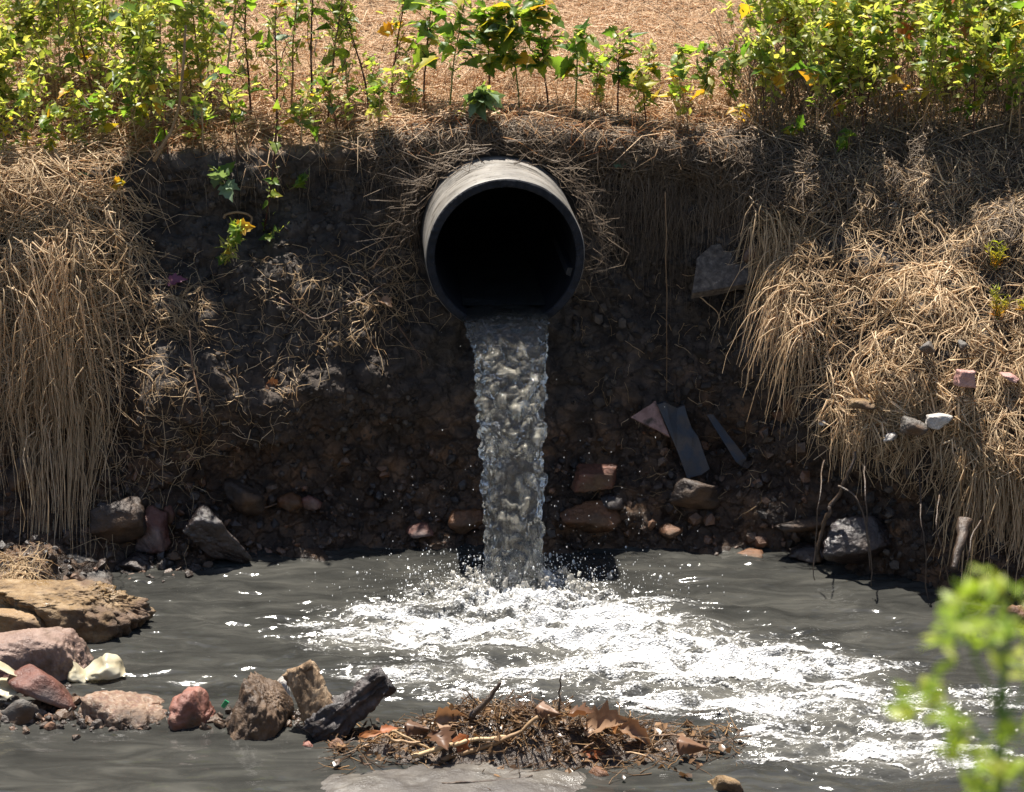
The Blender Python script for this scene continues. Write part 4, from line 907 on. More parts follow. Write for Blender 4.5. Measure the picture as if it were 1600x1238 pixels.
ST = [
 # front left shore
 ("boulder", "long pitted tan boulder jutting into the pool from the left shore", 100, 960, 285, 88, 'tan_stone', dict(mode='w', depth=.5, seed=11, sub=6, pores=.26, facets=9, amp=.08, fine=.08, flat=.4)),
 ("flat_stone", "smooth ochre slab in front of the long tan boulder", 30, 974, 150, 52, 'ochre_stone', dict(mode='w', depth=.6, seed=12, sub=5, facets=8, amp=.04, fine=.06, bottom=1008, flat=.45)),
 ("boulder", "broad pinkish grey flat-topped boulder at the left edge above the red slab", 50, 1030, 195, 92, 'pink_grey_stone', dict(mode='w', depth=.8, seed=13, sub=6, facets=9, amp=.05, fine=.05, bottom=1080, flat=.35)),
 ("stone_slab", "tilted dark red slab leaning on the left shore beside the plastic scrap", 70, 1080, 118, 62, 'red_stone', dict(mode='w', depth=.6, seed=14, rot=36, facets=9, amp=.05, bottom=1118, thin=True)),
 ("stone", "grey weathered stone under the tilted red slab", 30, 1106, 96, 50, 'grey_stone', dict(mode='w', depth=.8, seed=15)),
 ("stone", "small dark red stone at the left frame edge by the cream strips", 8, 1052, 50, 24, 'red_stone', dict(mode='w', depth=.8, seed=16, sub=3, bottom=1085)),
 ("gravel_mound", "low glittering mound of reddish gravel between the red slab and the pink block", 190, 1108, 150, 58, 'gravel_conglomerate', dict(mode='w', depth=.8, seed=17, sub=5, facets=10, amp=.12, fine=.06, p=6)),
 ("stone_block", "squarish pink-red stone block standing in the water left of the porous brown stone", 299, 1106, 88, 62, 'pink_stone', dict(mode='w', depth=.7, seed=188, sub=5, facets=8, amp=.12, fine=.05, p=26, taper=.2, yaw=20)),
 ("porous_stone", "dark brown pitted stone with a sloping peak beside the driftwood stump", 412, 1102, 145, 92, 'brown_stone', dict(mode='w', depth=.7, seed=19, sub=6, pores=.05, fine=.06, facets=9, amp=.06, taper=.5, yaw=50)),
 ("white_stone", "white rounded stone peeping out left of the driftwood stump", 432, 1070, 44, 36, 'white_stone', dict(mode='w', depth=.8, seed=20, sub=3, bottom=1110)),
 ("white_stone", "pale stone wedged between the driftwood stump and the black log", 511, 1102, 44, 42, 'white_stone', dict(mode='w', depth=.8, seed=21, sub=3, bottom=1130)),
 ("pebble", "orange pebble in the shallow water under the black log", 531, 1164, 40, 18, 'rust_stone', dict(mode='w', depth=.8, seed=22, sub=3)),
 ("pebble", "small pink-brown pebble breaking the water left of the orange pebble", 480, 1163, 24, 9, 'pink_stone', dict(mode='w', depth=.9, seed=23, sub=3)),
 # left toe of the bank
 ("gravelly_stone", "grey gravelly hump just behind the long tan boulder", 122, 900, 120, 46, 'grey_stone', dict(mode='w', depth=.8, seed=24, fine=.07, p=7, bottom=925)),
 ("red_stone", "upright reddish stone at the waterline left of the big dark boulder", 237, 829, 58, 76, 'red_stone', dict(depth=.8, seed=25, facets=10)),
 ("brick_fragment", "small dull red brick end behind the upright reddish stone", 264, 806, 20, 34, 'brick_clay', dict(depth=.9, seed=26, sub=3, facets=7, p=26)),
 ("boulder", "dark wet glistening boulder at the waterline under the left bank", 346, 831, 118, 76, 'dark_wet_stone', dict(depth=.7, seed=27, sub=5, rot=18)),
 ("boulder", "mud coated boulder under the straw left of the upright reddish stone", 185, 815, 88, 84, 'mud_stone', dict(depth=.7, seed=28, fine=.06)),
 ("stone", "rounded brown stone set in the bank above the dark wet boulder", 381, 779, 66, 62, 'mud_stone', dict(depth=.8, seed=29, fine=.05)),
 ("stone", "red-brown stone right of the rounded brown stone", 453, 786, 40, 32, 'rust_stone', dict(depth=.8, seed=30, sub=3)),
 ("stone", "dull red angular stone beside the red-brown one left of the jet", 487, 784, 34, 28, 'red_stone', dict(depth=.8, seed=31, sub=3, facets=8)),
 ("stone", "small wet purple-red stone at the waterline left of the jet", 656, 828, 44, 26, 'red_stone', dict(depth=.8, seed=32, sub=3)),
 ("stone", "orange-brown stone at the waterline directly left of the jet", 730, 814, 60, 42, 'rust_stone', dict(depth=.8, seed=33)),
 ("stone", "pointed tan-brown stone at the waterline right of the jet", 922, 811, 96, 58, 'rust_stone', dict(depth=.7, seed=34, sub=4, facets=8)),
 ("brick", "muddy red brick sticking out of the bank above the pointed tan stone", 928, 749, 74, 42, 'brick_clay', dict(depth=.6, seed=35, sub=5, facets=6, amp=.05, fine=.05, p=24, cat="brick")),
 ("stone", "black wet stone under the muddy red brick", 955, 786, 42, 28, 'dark_wet_stone', dict(depth=.8, seed=36, sub=3)),
 ("stone", "orange stone at the waterline well right of the jet", 1048, 829, 38, 22, 'rust_stone', dict(depth=.8, seed=37, sub=3)),
 ("boulder", "brown muddy boulder half buried below the blue-grey plate", 1085, 772, 84, 56, 'mud_stone', dict(depth=.6, seed=38, fine=.05)),
 ("stone", "small ochre stone in the dark bank, the lower of two at the right", 1221, 650, 30, 22, 'rust_stone', dict(depth=.8, seed=39, sub=3)),
 ("stone", "ochre stone in the dark bank, the higher of two at the right", 1243, 636, 42, 38, 'rust_stone', dict(depth=.8, seed=40, sub=3)),
 ("dark_block", "cracked dark clay block at the right waterline below the roots", 1338, 845, 110, 84, 'dark_wet_stone', dict(depth=.6, seed=41, sub=5, facets=8, amp=.05)),
 ("dark_block", "low dark brown ledge stone left of the cracked clay block", 1258, 818, 100, 34, 'mud_stone', dict(depth=.6, seed=42, facets=8)),
 ("stone", "wet grey stone low at the waterline left of the cracked clay block", 1262, 862, 60, 28, 'dark_wet_stone', dict(depth=.8, seed=43)),
 ("pebble", "round brown pebble at the waterline under the upright reddish stone", 273, 868, 22, 14, 'brown_stone', dict(depth=.8, seed=44, sub=3)),
 ("stone", "dark wet stone with a pale crust at the left waterline", 205, 880, 74, 34, 'dark_wet_stone', dict(depth=.8, seed=45, fine=.07)),
 ("stone", "dull brown angular stone behind the hanging straw at the left edge", 40, 740, 56, 66, 'mud_stone', dict(depth=.7, seed=46)),
 # on the straw at the right
 ("brick_chip", "pinkish brick chip lying on the straw at the right", 1508, 592, 32, 32, 'pink_chip', dict(depth=.8, seed=47, sub=4, facets=6, p=20, sink=-.35, cat="brick chip")),
 ("brick_chip", "flat red brick chip near the right frame edge, right of the pinkish chip", 1577, 589, 34, 14, 'pink_chip', dict(depth=.8, seed=48, sub=4, facets=9, rot=12, p=20, sink=-.35, cat="brick chip")),
 ("white_rubble", "white cracked lump of rubble in the straw on the right bank", 1467, 658, 40, 30, 'white_stone', dict(depth=.9, seed=49, sink=-.35, fine=.06)),
 ("white_rubble", "greyish lump of rubble just left of the white cracked lump", 1428, 666, 42, 34, 'grey_stone', dict(depth=.9, seed=50, sink=-.35, fine=.06)),
 ("white_rubble", "small pale lump at the straw edge below the greyish lump", 1392, 684, 24, 18, 'white_stone', dict(depth=.9, seed=51, sub=3, sink=-.35)),
 ("lichen_stone", "long pale lichen covered stone in the straw left of the rubble lumps", 1347, 630, 42, 18, 'tan_stone', dict(depth=.9, seed=52, sub=3, sink=-.35)),
 ("pebble", "grey pebble on the straw above the pinkish brick chip", 1506, 540, 20, 18, 'grey_stone', dict(depth=.9, seed=53, sub=3, sink=-.35)),
 ("pebble", "dark grey pebble in the straw left of the grey pebble", 1448, 543, 24, 20, 'grey_stone', dict(depth=.9, seed=54, sub=3, sink=-.35)),
 ("pebble", "tiny white pebble at the left tip of the straw bank", 1287, 661, 16, 10, 'white_stone', dict(depth=.9, seed=55, sub=3, sink=-.35)),
 ("pebble", "white pebble in the shaded straw at the upper right", 1397, 320, 13, 10, 'white_stone', dict(depth=.9, seed=56, sub=2, sink=-.35)),
 # front right
 ("stone", "pale tan stone in the water at the bottom right of the leaf heap", 1128, 1222, 70, 28, 'tan_stone', dict(mode='w', depth=.8, seed=57, bottom=1236)),
 ("stone", "flat brown stone at the right waterline behind the blurred weed", 1590, 962, 46, 36, 'rust_stone', dict(mode='w', depth=.8, seed=58)),
 ("stone", "orange stone awash in the dark water at the right under the bank", 1168, 868, 48, 8, 'rust_stone', dict(mode='w', depth=1.2, seed=59, sub=3)),
 ("stone", "rust stained brown stone on the sandbar right of the leaf heap", 930, 1207, 50, 18, 'rust_stone', dict(mode='w', depth=.8, seed=60, sub=3)),
]
# small wet stones and grit between the stones of the front row and along the left shore
rg_ = np.random.default_rng(77); Vs, Fs, Ts, c_ = [], [], [], 0
bs_ = [rock_arr(900 + k, 2, 9, .12, .06) for k in range(6)]
for i in range(520):
    if i < 330: px_, py_ = rg_.uniform(-60, 520), 1126 + rg_.normal(0, 9)
    elif i < 440: px_, py_ = rg_.uniform(150, 330), 885 + rg_.normal(0, 9)
    else: px_, py_ = rg_.uniform(-40, 130), rg_.uniform(1070, 1125)
    p_ = atZ(px_, py_, 0.0); s_r = .012 * (5 ** (rg_.random() ** 2.2)); q_ = np.array(Quaternion(rg_.normal(size=4)).normalized().to_matrix()); bv, bf = bs_[i % 6]
    Vs.append((bv * rg_.uniform(.6, 1.2, 3) * s_r / 2) @ q_.T + p_ + np.array([0, 0, s_r * .02])); Fs.append(bf + c_); c_ += len(bv); Ts.append(np.full(len(bv), rg_.random()))
put("shore_grit", (np.concatenate(Vs), np.concatenate(Fs), np.concatenate(Ts)), M['gravel'], "small wet stones and grit between the larger stones of the left shore", "gravel")
for nm, lb, px, py, w, h, mt, kw in ST:
    stone(nm, lb, px, py, w, h, mt, **kw)

# ================================================================== LEAVES AND WEEDS
def leaf_mesh(name, outline, mat, fold=.25, droop=.25, curl=0.0, seed=0, rough=.02):
    """toothed leaf along +X (length 1): midrib and two lobed margins with real relief"""
    rg = np.random.default_rng(seed); o = np.array(outline, float)
    n = len(o); mid = np.stack([o[:, 0] * .96 + .0, 0 * o[:, 0], 0 * o[:, 0]], -1)
    q = lambda s: np.stack([o[:, 0], s * o[:, 1], fold * o[:, 1] * np.array(1.0)], -1)
    half = lambda s: (mid + q(s)) / 2 + np.stack([0 * o[:, 0], 0 * o[:, 0], -.03 * (o[:, 1] > .1)], -1)
    V = np.concatenate([mid, half(1), q(1), half(-1), q(-1)])
    V[:, 2] += -droop * V[:, 0] ** 2 + curl * np.abs(V[:, 1]) * V[:, 0] + rg.normal(0, rough, len(V))
    F = []
    for i in range(n - 1):
        for a, b in ((0, 1), (1, 2)):
            F.append((a * n + i, a * n + i + 1, b * n + i + 1, b * n + i))
        for a, b in ((0, 3), (3, 4)):
            F.append((b * n + i, b * n + i + 1, a * n + i + 1, a * n + i))
    return mesh_np(name, V, F, M[mat], True)
O_GOOSE = [(0, .0), (.06, .10), (.20, .36), (.30, .28), (.42, .36), (.52, .22), (.66, .25), (.76, .13), (1.0, .0)]
O_TRI = [(0, .0), (.03, .22), (.10, .44), (.24, .30), (.40, .27), (.60, .17), (.80, .09), (1.0, .0)]
O_LANCE = [(0, .0), (.10, .06), (.30, .15), (.45, .13), (.6, .14), (.8, .07), (1.0, .0)]
O_MAPLE = [(0, 0), (-.06, .22), (.10, .46), (.22, .32), (.42, .50), (.50, .28), (.70, .26), (.74, .14), (1.0, 0)]
LEAF = {}
for mt in ('leaf', 'leaf_yellow', 'leaf_rust', 'leaf_grey', 'leaf_dead', 'near_leaf', 'leaf_purple'):
    LEAF[mt] = [] if mt == 'leaf_dead' else [leaf_mesh("leaf_blade", O_GOOSE, mt, .22, .28, .1, 1), leaf_mesh("leaf_blade", O_TRI, mt, .30, .2, -.1, 2), leaf_mesh("leaf_blade", O_MAPLE, mt, .15, .32, .2, 3), leaf_mesh("leaf_blade", O_LANCE, mt, .3, .3, .0, 4)]
LEAF['leaf_dead'] = [leaf_mesh("leaf_blade", o_, 'leaf_dead', f_, d_, c_, k_, .05) for k_, (o_, f_, d_, c_) in enumerate(((O_GOOSE, .7, .9, .9), (O_TRI, -.6, .5, -.9), (O_MAPLE, .55, -.6, 1.3), (O_LANCE, .9, .6, .5)))]
_lv = np.array([(0, 0, 0), (.30, .19, .05), (.38, 0, 0), (.30, -.19, .05), (.68, .11, .02), (.70, 0, -.03), (.68, -.11, .02), (1, 0, -.12)])
_lf = np.array([(0, 2, 1), (0, 3, 2), (1, 2, 5), (1, 5, 4), (2, 3, 6), (2, 6, 5), (4, 5, 7), (5, 6, 7)])
def orient(D, rg, up=(0, 0, 1), roll=.5):
    D = D / (np.linalg.norm(D, axis=1, keepdims=True) + 1e-9)
    u = np.asarray(up, float)[None] + rg.normal(0, roll, D.shape)
    Yx = np.cross(u, D); Yx /= np.linalg.norm(Yx, axis=1, keepdims=True) + 1e-9
    return np.stack([D, Yx, np.cross(D, Yx)], -1)                  # columns
def small_leaves(P, D, size, rg, width=1.0, roll=.6):
    Mx = orient(D, rg, roll=roll)
    tv = _lv * np.array([1, width, 1])
    V = np.einsum('nij,kj->nki', Mx, tv) * size[:, None, None] + P[:, None]
    F = _lf[None] + (np.arange(len(P)) * 8)[:, None, None]
    return V.reshape(-1, 3), F.reshape(-1, 3), np.repeat(rg.random(len(P)), 8)
def put_leaf(parent, p, d, size, mt, rg, kind=None, up=(0, 0, 1), roll=.45, name="leaf"):
    mx = orient(np.asarray(d, float)[None], rg, up, roll)[0]
    k = kind if kind is not None else int(rg.integers(0, 3))
    o = bpy.data.objects.new(name, LEAF[mt][k])
    sx = size; w = size * rg.uniform(.8, 1.1)
    B = Matrix([list(mx[0] * np.array([sx, w, w])) + [p[0]], list(mx[1] * np.array([sx, w, w])) + [p[1]], list(mx[2] * np.array([sx, w, w])) + [p[2]], [0, 0, 0, 1]])
    if parent is not None: o.parent = parent
    o.matrix_basis = B
    COL.objects.link(o); return o
def weed(label, base, height, lean=(0, 0), stem='stem_red', r=.005, nb=10, n_small=70, small=(.018, .042), n_big=6, big=(.05, .08), seed=0, low=.15, group=None,
         leafmix=(('leaf', .8), ('leaf_yellow', .12), ('leaf_grey', .08)), blen=.3, width=1.0, name="weed", cat="weed", kind=None):
    rg = np.random.default_rng(seed + 500)
    root = empty(name, base, label, cat, group)
    K = 14; t = np.linspace(0, 1, K)
    C = np.stack([lean[0] * t ** 1.4 + .02 * height * np.cumsum(rg.normal(0, .35, K)) * .5, lean[1] * t ** 1.4 + .015 * height * np.cumsum(rg.normal(0, .35, K)) * .5, height * t], -1); C[0] = (0, 0, -.02)
    parts = [tubes(C[None], np.linspace(r, r * .35, K)[None], 6, seed=seed)]
    tips = []
    for i in range(nb):
        f = low + (1 - low) * (i + rg.random()) / nb
        q = f * (K - 1); a = int(min(q, K - 2)); p = C[a] + (C[a + 1] - C[a]) * (q - a)
        an = rg.uniform(0, 2 * np.pi); el = rg.uniform(.35, 1.1)
        L_ = height * blen * rg.uniform(.35, 1.0) * (1.15 - .75 * f)
        d = np.array([math.cos(an) * math.cos(el), math.sin(an) * math.cos(el), math.sin(el)])
        s = np.linspace(0, 1, 7)[:, None]
        B = p + d * L_ * s + np.array([0, 0, .18 * L_]) * s ** 2 + np.cumsum(rg.normal(0, .03, (7, 3)), 0) * L_
        parts.append(tubes(B[None], np.linspace(r * .45, r * .2, 7)[None], 4, seed=seed + i)); tips.append(B)
    V, F, _ = join(parts)
    link("stem", mesh_np("stem", V, F, M[stem]), root)
    tips.append(C[int(K * .55):])
    # small leaves along the branches, tip-heavy
    if n_small:
        idx = rg.integers(0, len(tips), n_small); fr = rg.random(n_small) ** .6
        P = np.array([tips[i][min(int(f * (len(tips[i]) - 1)), len(tips[i]) - 1)] for i, f in zip(idx, fr)]) + rg.normal(0, .014, (n_small, 3))
        D = rg.normal(0, 1, (n_small, 3)); D[:, 2] = D[:, 2] * .6 + .2
        sz = rg.uniform(*small, n_small)
        v, f, tt = small_leaves(P, D, sz, rg, width * 1.25); o = link("foliage", mesh_np("foliage", v, f, M['foliage'], True, tt), root); o["kind"] = "stuff"
    ms, ws = zip(*leafmix); ws = np.array(ws) / sum(ws)
    for i in range(n_big):
        B = tips[int(rg.integers(0, len(tips)))]; p = B[int(rg.integers(1, len(B)))]
        d = rg.normal(0, 1, 3); d[2] = d[2] * .4 - .05; d /= np.linalg.norm(d)
        put_leaf(root, p + d * .008, d, rg.uniform(*big), ms[int(rg.choice(len(ms), p=ws))], rg, kind)
    return root
sd = 0
def ground(px, py): return hit(px, py)[0]
ORD = ['first', 'second', 'third', 'fourth', 'fifth', 'sixth', 'seventh', 'eighth', 'ninth', 'tenth', 'eleventh', 'twelfth', 'thirteenth']
# -- dense thicket at the top left
gl = "bushy weeds in the dense thicket at the left"
spots = [(-40,215),(15,205),(60,195),(100,205),(140,190),(180,200),(215,185),(250,185),(290,190),(325,180),(-10,160),(40,150),(85,150),(130,140),(170,150),(210,135),(250,140),(290,135),(20,120),(110,115),(200,110)]
for i, (px, py) in enumerate(spots):
    b = ground(px + 12 * math.sin(i * 5.3), py + 14 * math.cos(i * 3.7)); sd += 1; rg = np.random.default_rng(sd)
    rw, k0 = [(r_, a_) for r_, a_, b_ in (("front row", 0, 10), ("middle row", 10, 18), ("back row", 18, 21)) if a_ <= i < b_][0]
    weed("bushy grey-green weed in the left thicket, %s, %s from the left" % (rw, ORD[i - k0]), b, rg.uniform(.34, .78), (rg.normal(.03, .10), rg.normal(-.05, .06)), ['stem_tan', 'stem_red', 'stem_green'][i % 3], .0042, 16, 330, (.026, .056), 10, (.05, .085), sd, .08, gl, blen=.55)
short = [(8,262),(45,250),(78,262),(115,248),(160,238)]
for i, (px, py) in enumerate(short):
    b = ground(px, py); sd += 1
    weed("low leafy weed %s" % ["at the left frame edge above the straw curtain", "second from the left edge above the straw curtain", "in the middle of the row above the straw curtain", "fourth from left in the row above the straw curtain", "at the right end of the row above the straw curtain"][i],
         b, [.24, .30, .22, .28, .24][i], (.02, -.03), 'stem_tan', .0032, 9, 80, (.024, .05), 7, (.045, .07), sd, .25, "low weeds above the straw curtain", (('leaf', .6), ('leaf_yellow', .4)))
# -- tall open stalks between the thicket and the pipe
tall = [(352,190,.66,"first open stalk right of the left thicket"),(392,185,.70,"second open stalk right of the left thicket"),(432,212,.66,"third open stalk right of the left thicket"),
        (455,180,.72,"fourth open stalk right of the left thicket"),(486,190,.70,"thick double stalk halfway between left thicket and pipe"),(512,200,.66,"stalk just right of the thick double stalk"),
        (545,175,.62,"stalk third left from the broad leaved bush"),(576,185,.60,"stalk second left from the broad leaved bush"),(612,170,.56,"stalk immediately left of the pipe line"), (330,165,.66,"stalk at the right edge of the left thicket")]
for px, py, h, lb in tall:
    b = ground(px, py); sd += 1; rg = np.random.default_rng(sd)
    weed("tall thin weed with dark red stem, " + lb, b, h * rg.uniform(.8, 1.15), (rg.normal(0, .10), rg.normal(0, .05)), 'stem_red' if sd % 3 else 'stem_tan', .0052, 12, 120, (.022, .046), 11, (.05, .09), sd, .12, "tall red stemmed weeds left of the pipe", blen=.34)
# -- broad leaved plants above the pipe
broad = [(660,170,.46,"leftmost of the broad leaved weeds above the pipe"),(702,188,.46,"broad leaved weed left of the dense bush above the pipe"),(765,174,.40,"left half of the dense broad leaved bush above the pipe"),(812,182,.43,"dense broad leaved bush straight above the pipe"),(858,174,.42,"right half of the dense broad leaved bush above the pipe"),(900,186,.36,"broad leaved weed at the right edge of the bush above the pipe"),(965,190,.34,"separate upright broad leaved weed right of the bush above the pipe"),(735,196,.13,"low grey-green weed at the foot of the bush above the pipe")]
for i, (px, py, h, lb) in enumerate(broad):
    b = ground(px, py); sd += 1; rg = np.random.default_rng(sd)
    dense = 2 <= i <= 4
    weed(lb, b, h, (rg.normal(0, .04), -.03), 'stem_red' if i % 2 == 0 else 'stem_green', .0045, 12, 110 if dense else 50, (.026, .055), 42 if dense else 20, (.055, .105), sd, .40, "broad leaved weeds above the pipe", (('leaf', .86), ('leaf_yellow', .08), ('leaf_grey', .06)) if i < 7 else (('leaf_grey', 1),), blen=.36)
small_r = [(1010,165,.24,"small weed right of the separate upright broad leaved weed"),(1060,175,.26,"small yellowish weed in front of the bare straw gap"),(1100,185,.30,"middle weed of the small ones left of the right thicket"),(1140,180,.30,"weed leaning against the left edge of the right thicket"),(930,175,.22,"low weed right above the pipe shoulder"),(640,180,.20,"low yellow-green weed at the left above the pipe shoulder")]
for i, (px, py, h, lb) in enumerate(small_r):
    b = ground(px, py); sd += 1
    weed(lb, b, h, (.01, -.02), 'stem_tan', .0035, 10, 80, (.022, .048), 10, (.045, .08), sd, .2, "small weeds right of the pipe", (('leaf', .65), ('leaf_yellow', .25), ('leaf_grey', .1)))
# -- fringe of low weeds right at the lip
fringe = [(215,238,.30,"low bushy weed at the lip, leftmost of the fringe right of the straw curtain"),(262,240,.34,"low weed at the lip, second in the fringe left of the pipe"),(318,236,.24,"low weed at the lip, third in the fringe left of the pipe"),(372,228,.30,"low weed at the lip, fourth in the fringe left of the pipe"),(470,228,.22,"low weed at the lip, fifth in the fringe left of the pipe"),(530,222,.26,"low weed at the lip, sixth in the fringe left of the pipe"),(592,216,.22,"low weed at the lip nearest the pipe on its left"),
          (1010,205,.24,"low weed at the lip nearest the pipe on its right"),(1075,208,.28,"low weed at the lip, second in the fringe right of the pipe"),(1195,215,.40,"lip weed at the left end of the right thicket"),(1275,225,.44,"lip weed second from left along the right thicket"),(1350,222,.42,"lip weed third from left along the right thicket"),(1440,226,.46,"lip weed fourth from left along the right thicket"),(1520,226,.44,"lip weed fifth from left along the right thicket"),(1590,230,.46,"lip weed at the right frame edge under the thicket")]
for i, (px, py, h, lb) in enumerate(fringe):
    b = ground(px, py); sd += 1; rg = np.random.default_rng(sd)
    big_ = i > 8
    weed(lb, b, h, (rg.normal(0, .05), -.05), ['stem_tan', 'stem_red'][i % 2], .0036, 12, 190 if big_ else 64, (.024, .054), 10 if big_ else 7, (.045, .09), sd, .32 if big_ else .18, "weeds fringing the lip", (('leaf', .62), ('leaf_yellow', .28), ('leaf_grey', .1)), blen=.6)
# -- dense thicket at the top right
gr_ = "bushy weeds in the dense thicket at the right"
spots = [(1195,150),(1225,165),(1260,160),(1295,165),(1330,158),(1365,168),(1400,160),(1440,168),(1480,160),(1520,165),(1560,160),(1600,168),(1640,160),(1215,120),(1270,115),(1325,120),(1380,115),(1440,120),(1500,115),(1560,118),(1620,115),(1240,90),(1350,90),(1470,90),(1580,90)]
for i, (px, py) in enumerate(spots):
    b = ground(px + 14 * math.sin(i * 7.1), py + 26 + 14 * math.cos(i * 4.7)); sd += 1; rg = np.random.default_rng(sd)
    rw, k0 = [(r_, a_) for r_, a_, b_ in (("front row", 0, 13), ("middle row", 13, 21), ("back row", 21, 25)) if a_ <= i < b_][0]
    weed("bushy yellow-green weed in the right thicket, %s, %s from the left" % (rw, ORD[i - k0]), b, rg.uniform(.36, .70), (rg.normal(.0, .10), rg.normal(-.06, .06)), ['stem_tan', 'stem_red'][i % 2], .0042, 16, 330, (.026, .058), 14, (.05, .10), sd, .22, gr_, (('leaf', .66), ('leaf_yellow', .2), ('leaf_rust', .08), ('leaf_grey', .06)), blen=.55)
for px, py, h, lb, mix in ((1325,255,.13,"little green sprout on the lip below the right thicket",(('leaf',1),)), (1243,232,.10,"little yellow-green sprout at the left below the right thicket",(('leaf',.6),('leaf_yellow',.4))), (1310,222,.17,"sprout with one orange tipped leaf below the right thicket",(('leaf_yellow',.6),('leaf_rust',.4))), (1152,215,.12,"single yellow green seedling left below the right thicket",(('leaf_yellow',1),)), (1415,215,.2,"pale dry sprout with a hooked tip below the right thicket",(('leaf_dead',.6),('leaf_yellow',.4))), (1500,225,.18,"yellow-green seedling near the right end of the lip",(('leaf',.6),('leaf_yellow',.4))), (1575,225,.22,"seedling at the far right end of the lip",(('leaf',.5),('leaf_yellow',.5)))):
    b = ground(px, py); sd += 1
    weed(lb, b, h, (0, -.02), 'stem_tan', .0026, 4, 8, (.015, .03), 6, (.035, .065), sd, .45, "seedlings on the right lip", mix, name="seedling", cat="seedling")
# -- sprouts on the earth face left of the pipe
def sprout(label, px, py, path, n_big, big, n_small, mix, stem='stem_green', r=.0028, seed=0, name="sprout", small=(.012, .028), leaf_from=.35):
    rg = np.random.default_rng(seed); b, n = hit(px, py); root = empty(name, b, label, "sprout")
    Yb = b[1] - .06
    C = np.array([b * 0] + [atY(a, c, Yb - .02 * k) - b for k, (a, c) in enumerate(path)])
    V, F, Cc = poly_tube(C, r, r * .5, 6, 22, .004, seed); link("stem", mesh_np("stem", V, F, M[stem]), root)
    k0 = int(22 * leaf_from)
    if n_small:
        P = Cc[rg.integers(k0, 22, n_small)] + rg.normal(0, .012, (n_small, 3)); D = rg.normal(0, 1, (n_small, 3)); D[:, 2] += .3
        v, f, t = small_leaves(P, D, rg.uniform(*small, n_small), rg, .7); o = link("foliage", mesh_np("foliage", v, f, M['foliage'], True, t), root); o["kind"] = "stuff"
    ms, ws = zip(*mix)
    for i in range(n_big):
        p = Cc[int(rg.integers(k0, 22))]; d = rg.normal(0, 1, 3); d[1] -= .5; d[2] = d[2] * .5; d /= np.linalg.norm(d)
        put_leaf(root, p, d, rg.uniform(*big), ms[int(rg.choice(len(ms), p=np.array(ws) / sum(ws)))], rg, up=(0, -.8, .6))
    return root
sprout("sprout with big dull grey-green leaves hanging over the lip at the left", 325, 258, [(335,262),(345,275),(352,290)], 8, (.05, .09), 8, (('leaf_grey', .7), ('leaf', .3)), seed=1)
sprout("feathery bright yellow-green sprout on the dark earth left of the pipe", 352, 405, [(358,395),(366,375),(372,352)], 12, (.04, .07), 120, (('leaf_yellow', .45), ('leaf', .55)), seed=2, leaf_from=.05, small=(.02, .045))
sprout("long thin weed stem rising from the earth face across the lip left of the pipe", 412, 362, [(416,340),(422,300),(427,255),(431,215),(433,170)], 9, (.03, .055), 34, (('leaf', .7), ('leaf_yellow', .3)), 'stem_red', .004, 3, leaf_from=.0)
sprout("small green sprig on the face nearest the pipe on its left", 452, 296, [(460,292),(470,285),(482,276)], 7, (.03, .06), 8, (('leaf', 1),), seed=4)
sprout("tiny yellow sprout at the right corner of the straw curtain", 170, 300, [(178,296),(186,288),(192,279)], 4, (.03, .05), 4, (('leaf_yellow', 1),), seed=5)
sprout("little leafy twig drooping at the left of the long thin stem", 405, 375, [(415,372),(430,362),(440,358)], 6, (.025, .045), 14, (('leaf', .6), ('leaf_yellow', .4)), seed=6)
# -- orange brushy plants on the right straw
def brush(label, px, py, w, h, seed, n=150):
    rg = np.random.default_rng(seed); b, nrm = hit(px, py); b = b + nrm * .045; root = empty("brushy_plant", b, label, "low plant"); s = ppm(b)
    parts, tp = [], []
    for i in range(9):
        d = np.array([rg.normal(0, w / 2 / s * .7), -.03 + rg.normal(0, .02), h / s * rg.uniform(.5, 1.0)]) if i else np.array([0, -.03, h / s])
        C = d[None] * np.linspace(0, 1, 6)[:, None] + np.cumsum(rg.normal(0, .002, (6, 3)), 0); parts.append(tubes(C[None], np.linspace(.002, .001, 6)[None], 4, seed=i)); tp.append(C)
    V, F, _ = join(parts); link("stem", mesh_np("stem", V, F, M['stem_green']), root)
    idx = rg.integers(0, 9, n); fr = rg.integers(1, 6, n); P = np.array([tp[i][k] for i, k in zip(idx, fr)]) + rg.normal(0, .003, (n, 3)); D = rg.normal(0, 1, (n, 3)); D[:, 2] = np.abs(D[:, 2]) * .7 + .3
    v, f, t = small_leaves(P, D, rg.uniform(.016, .036, n), rg, .4); t = np.clip(1.0 - (v[:, 2] * s / h) * .9 + .25 * t - .1, 0, 1)
    o = link("needles", mesh_np("needles", v, f, M['brush'], True, t), root); o["kind"] = "stuff"
brush("orange and yellow brushy plant, upper of two on the right straw bank", 1552, 425, 60, 42, 1)
brush("brushy plant with green tip and orange foot, lower of two on the straw", 1546, 500, 66, 52, 2)
brush("tiny yellow brushy tuft at the right frame edge", 1594, 500, 18, 18, 3, 50)

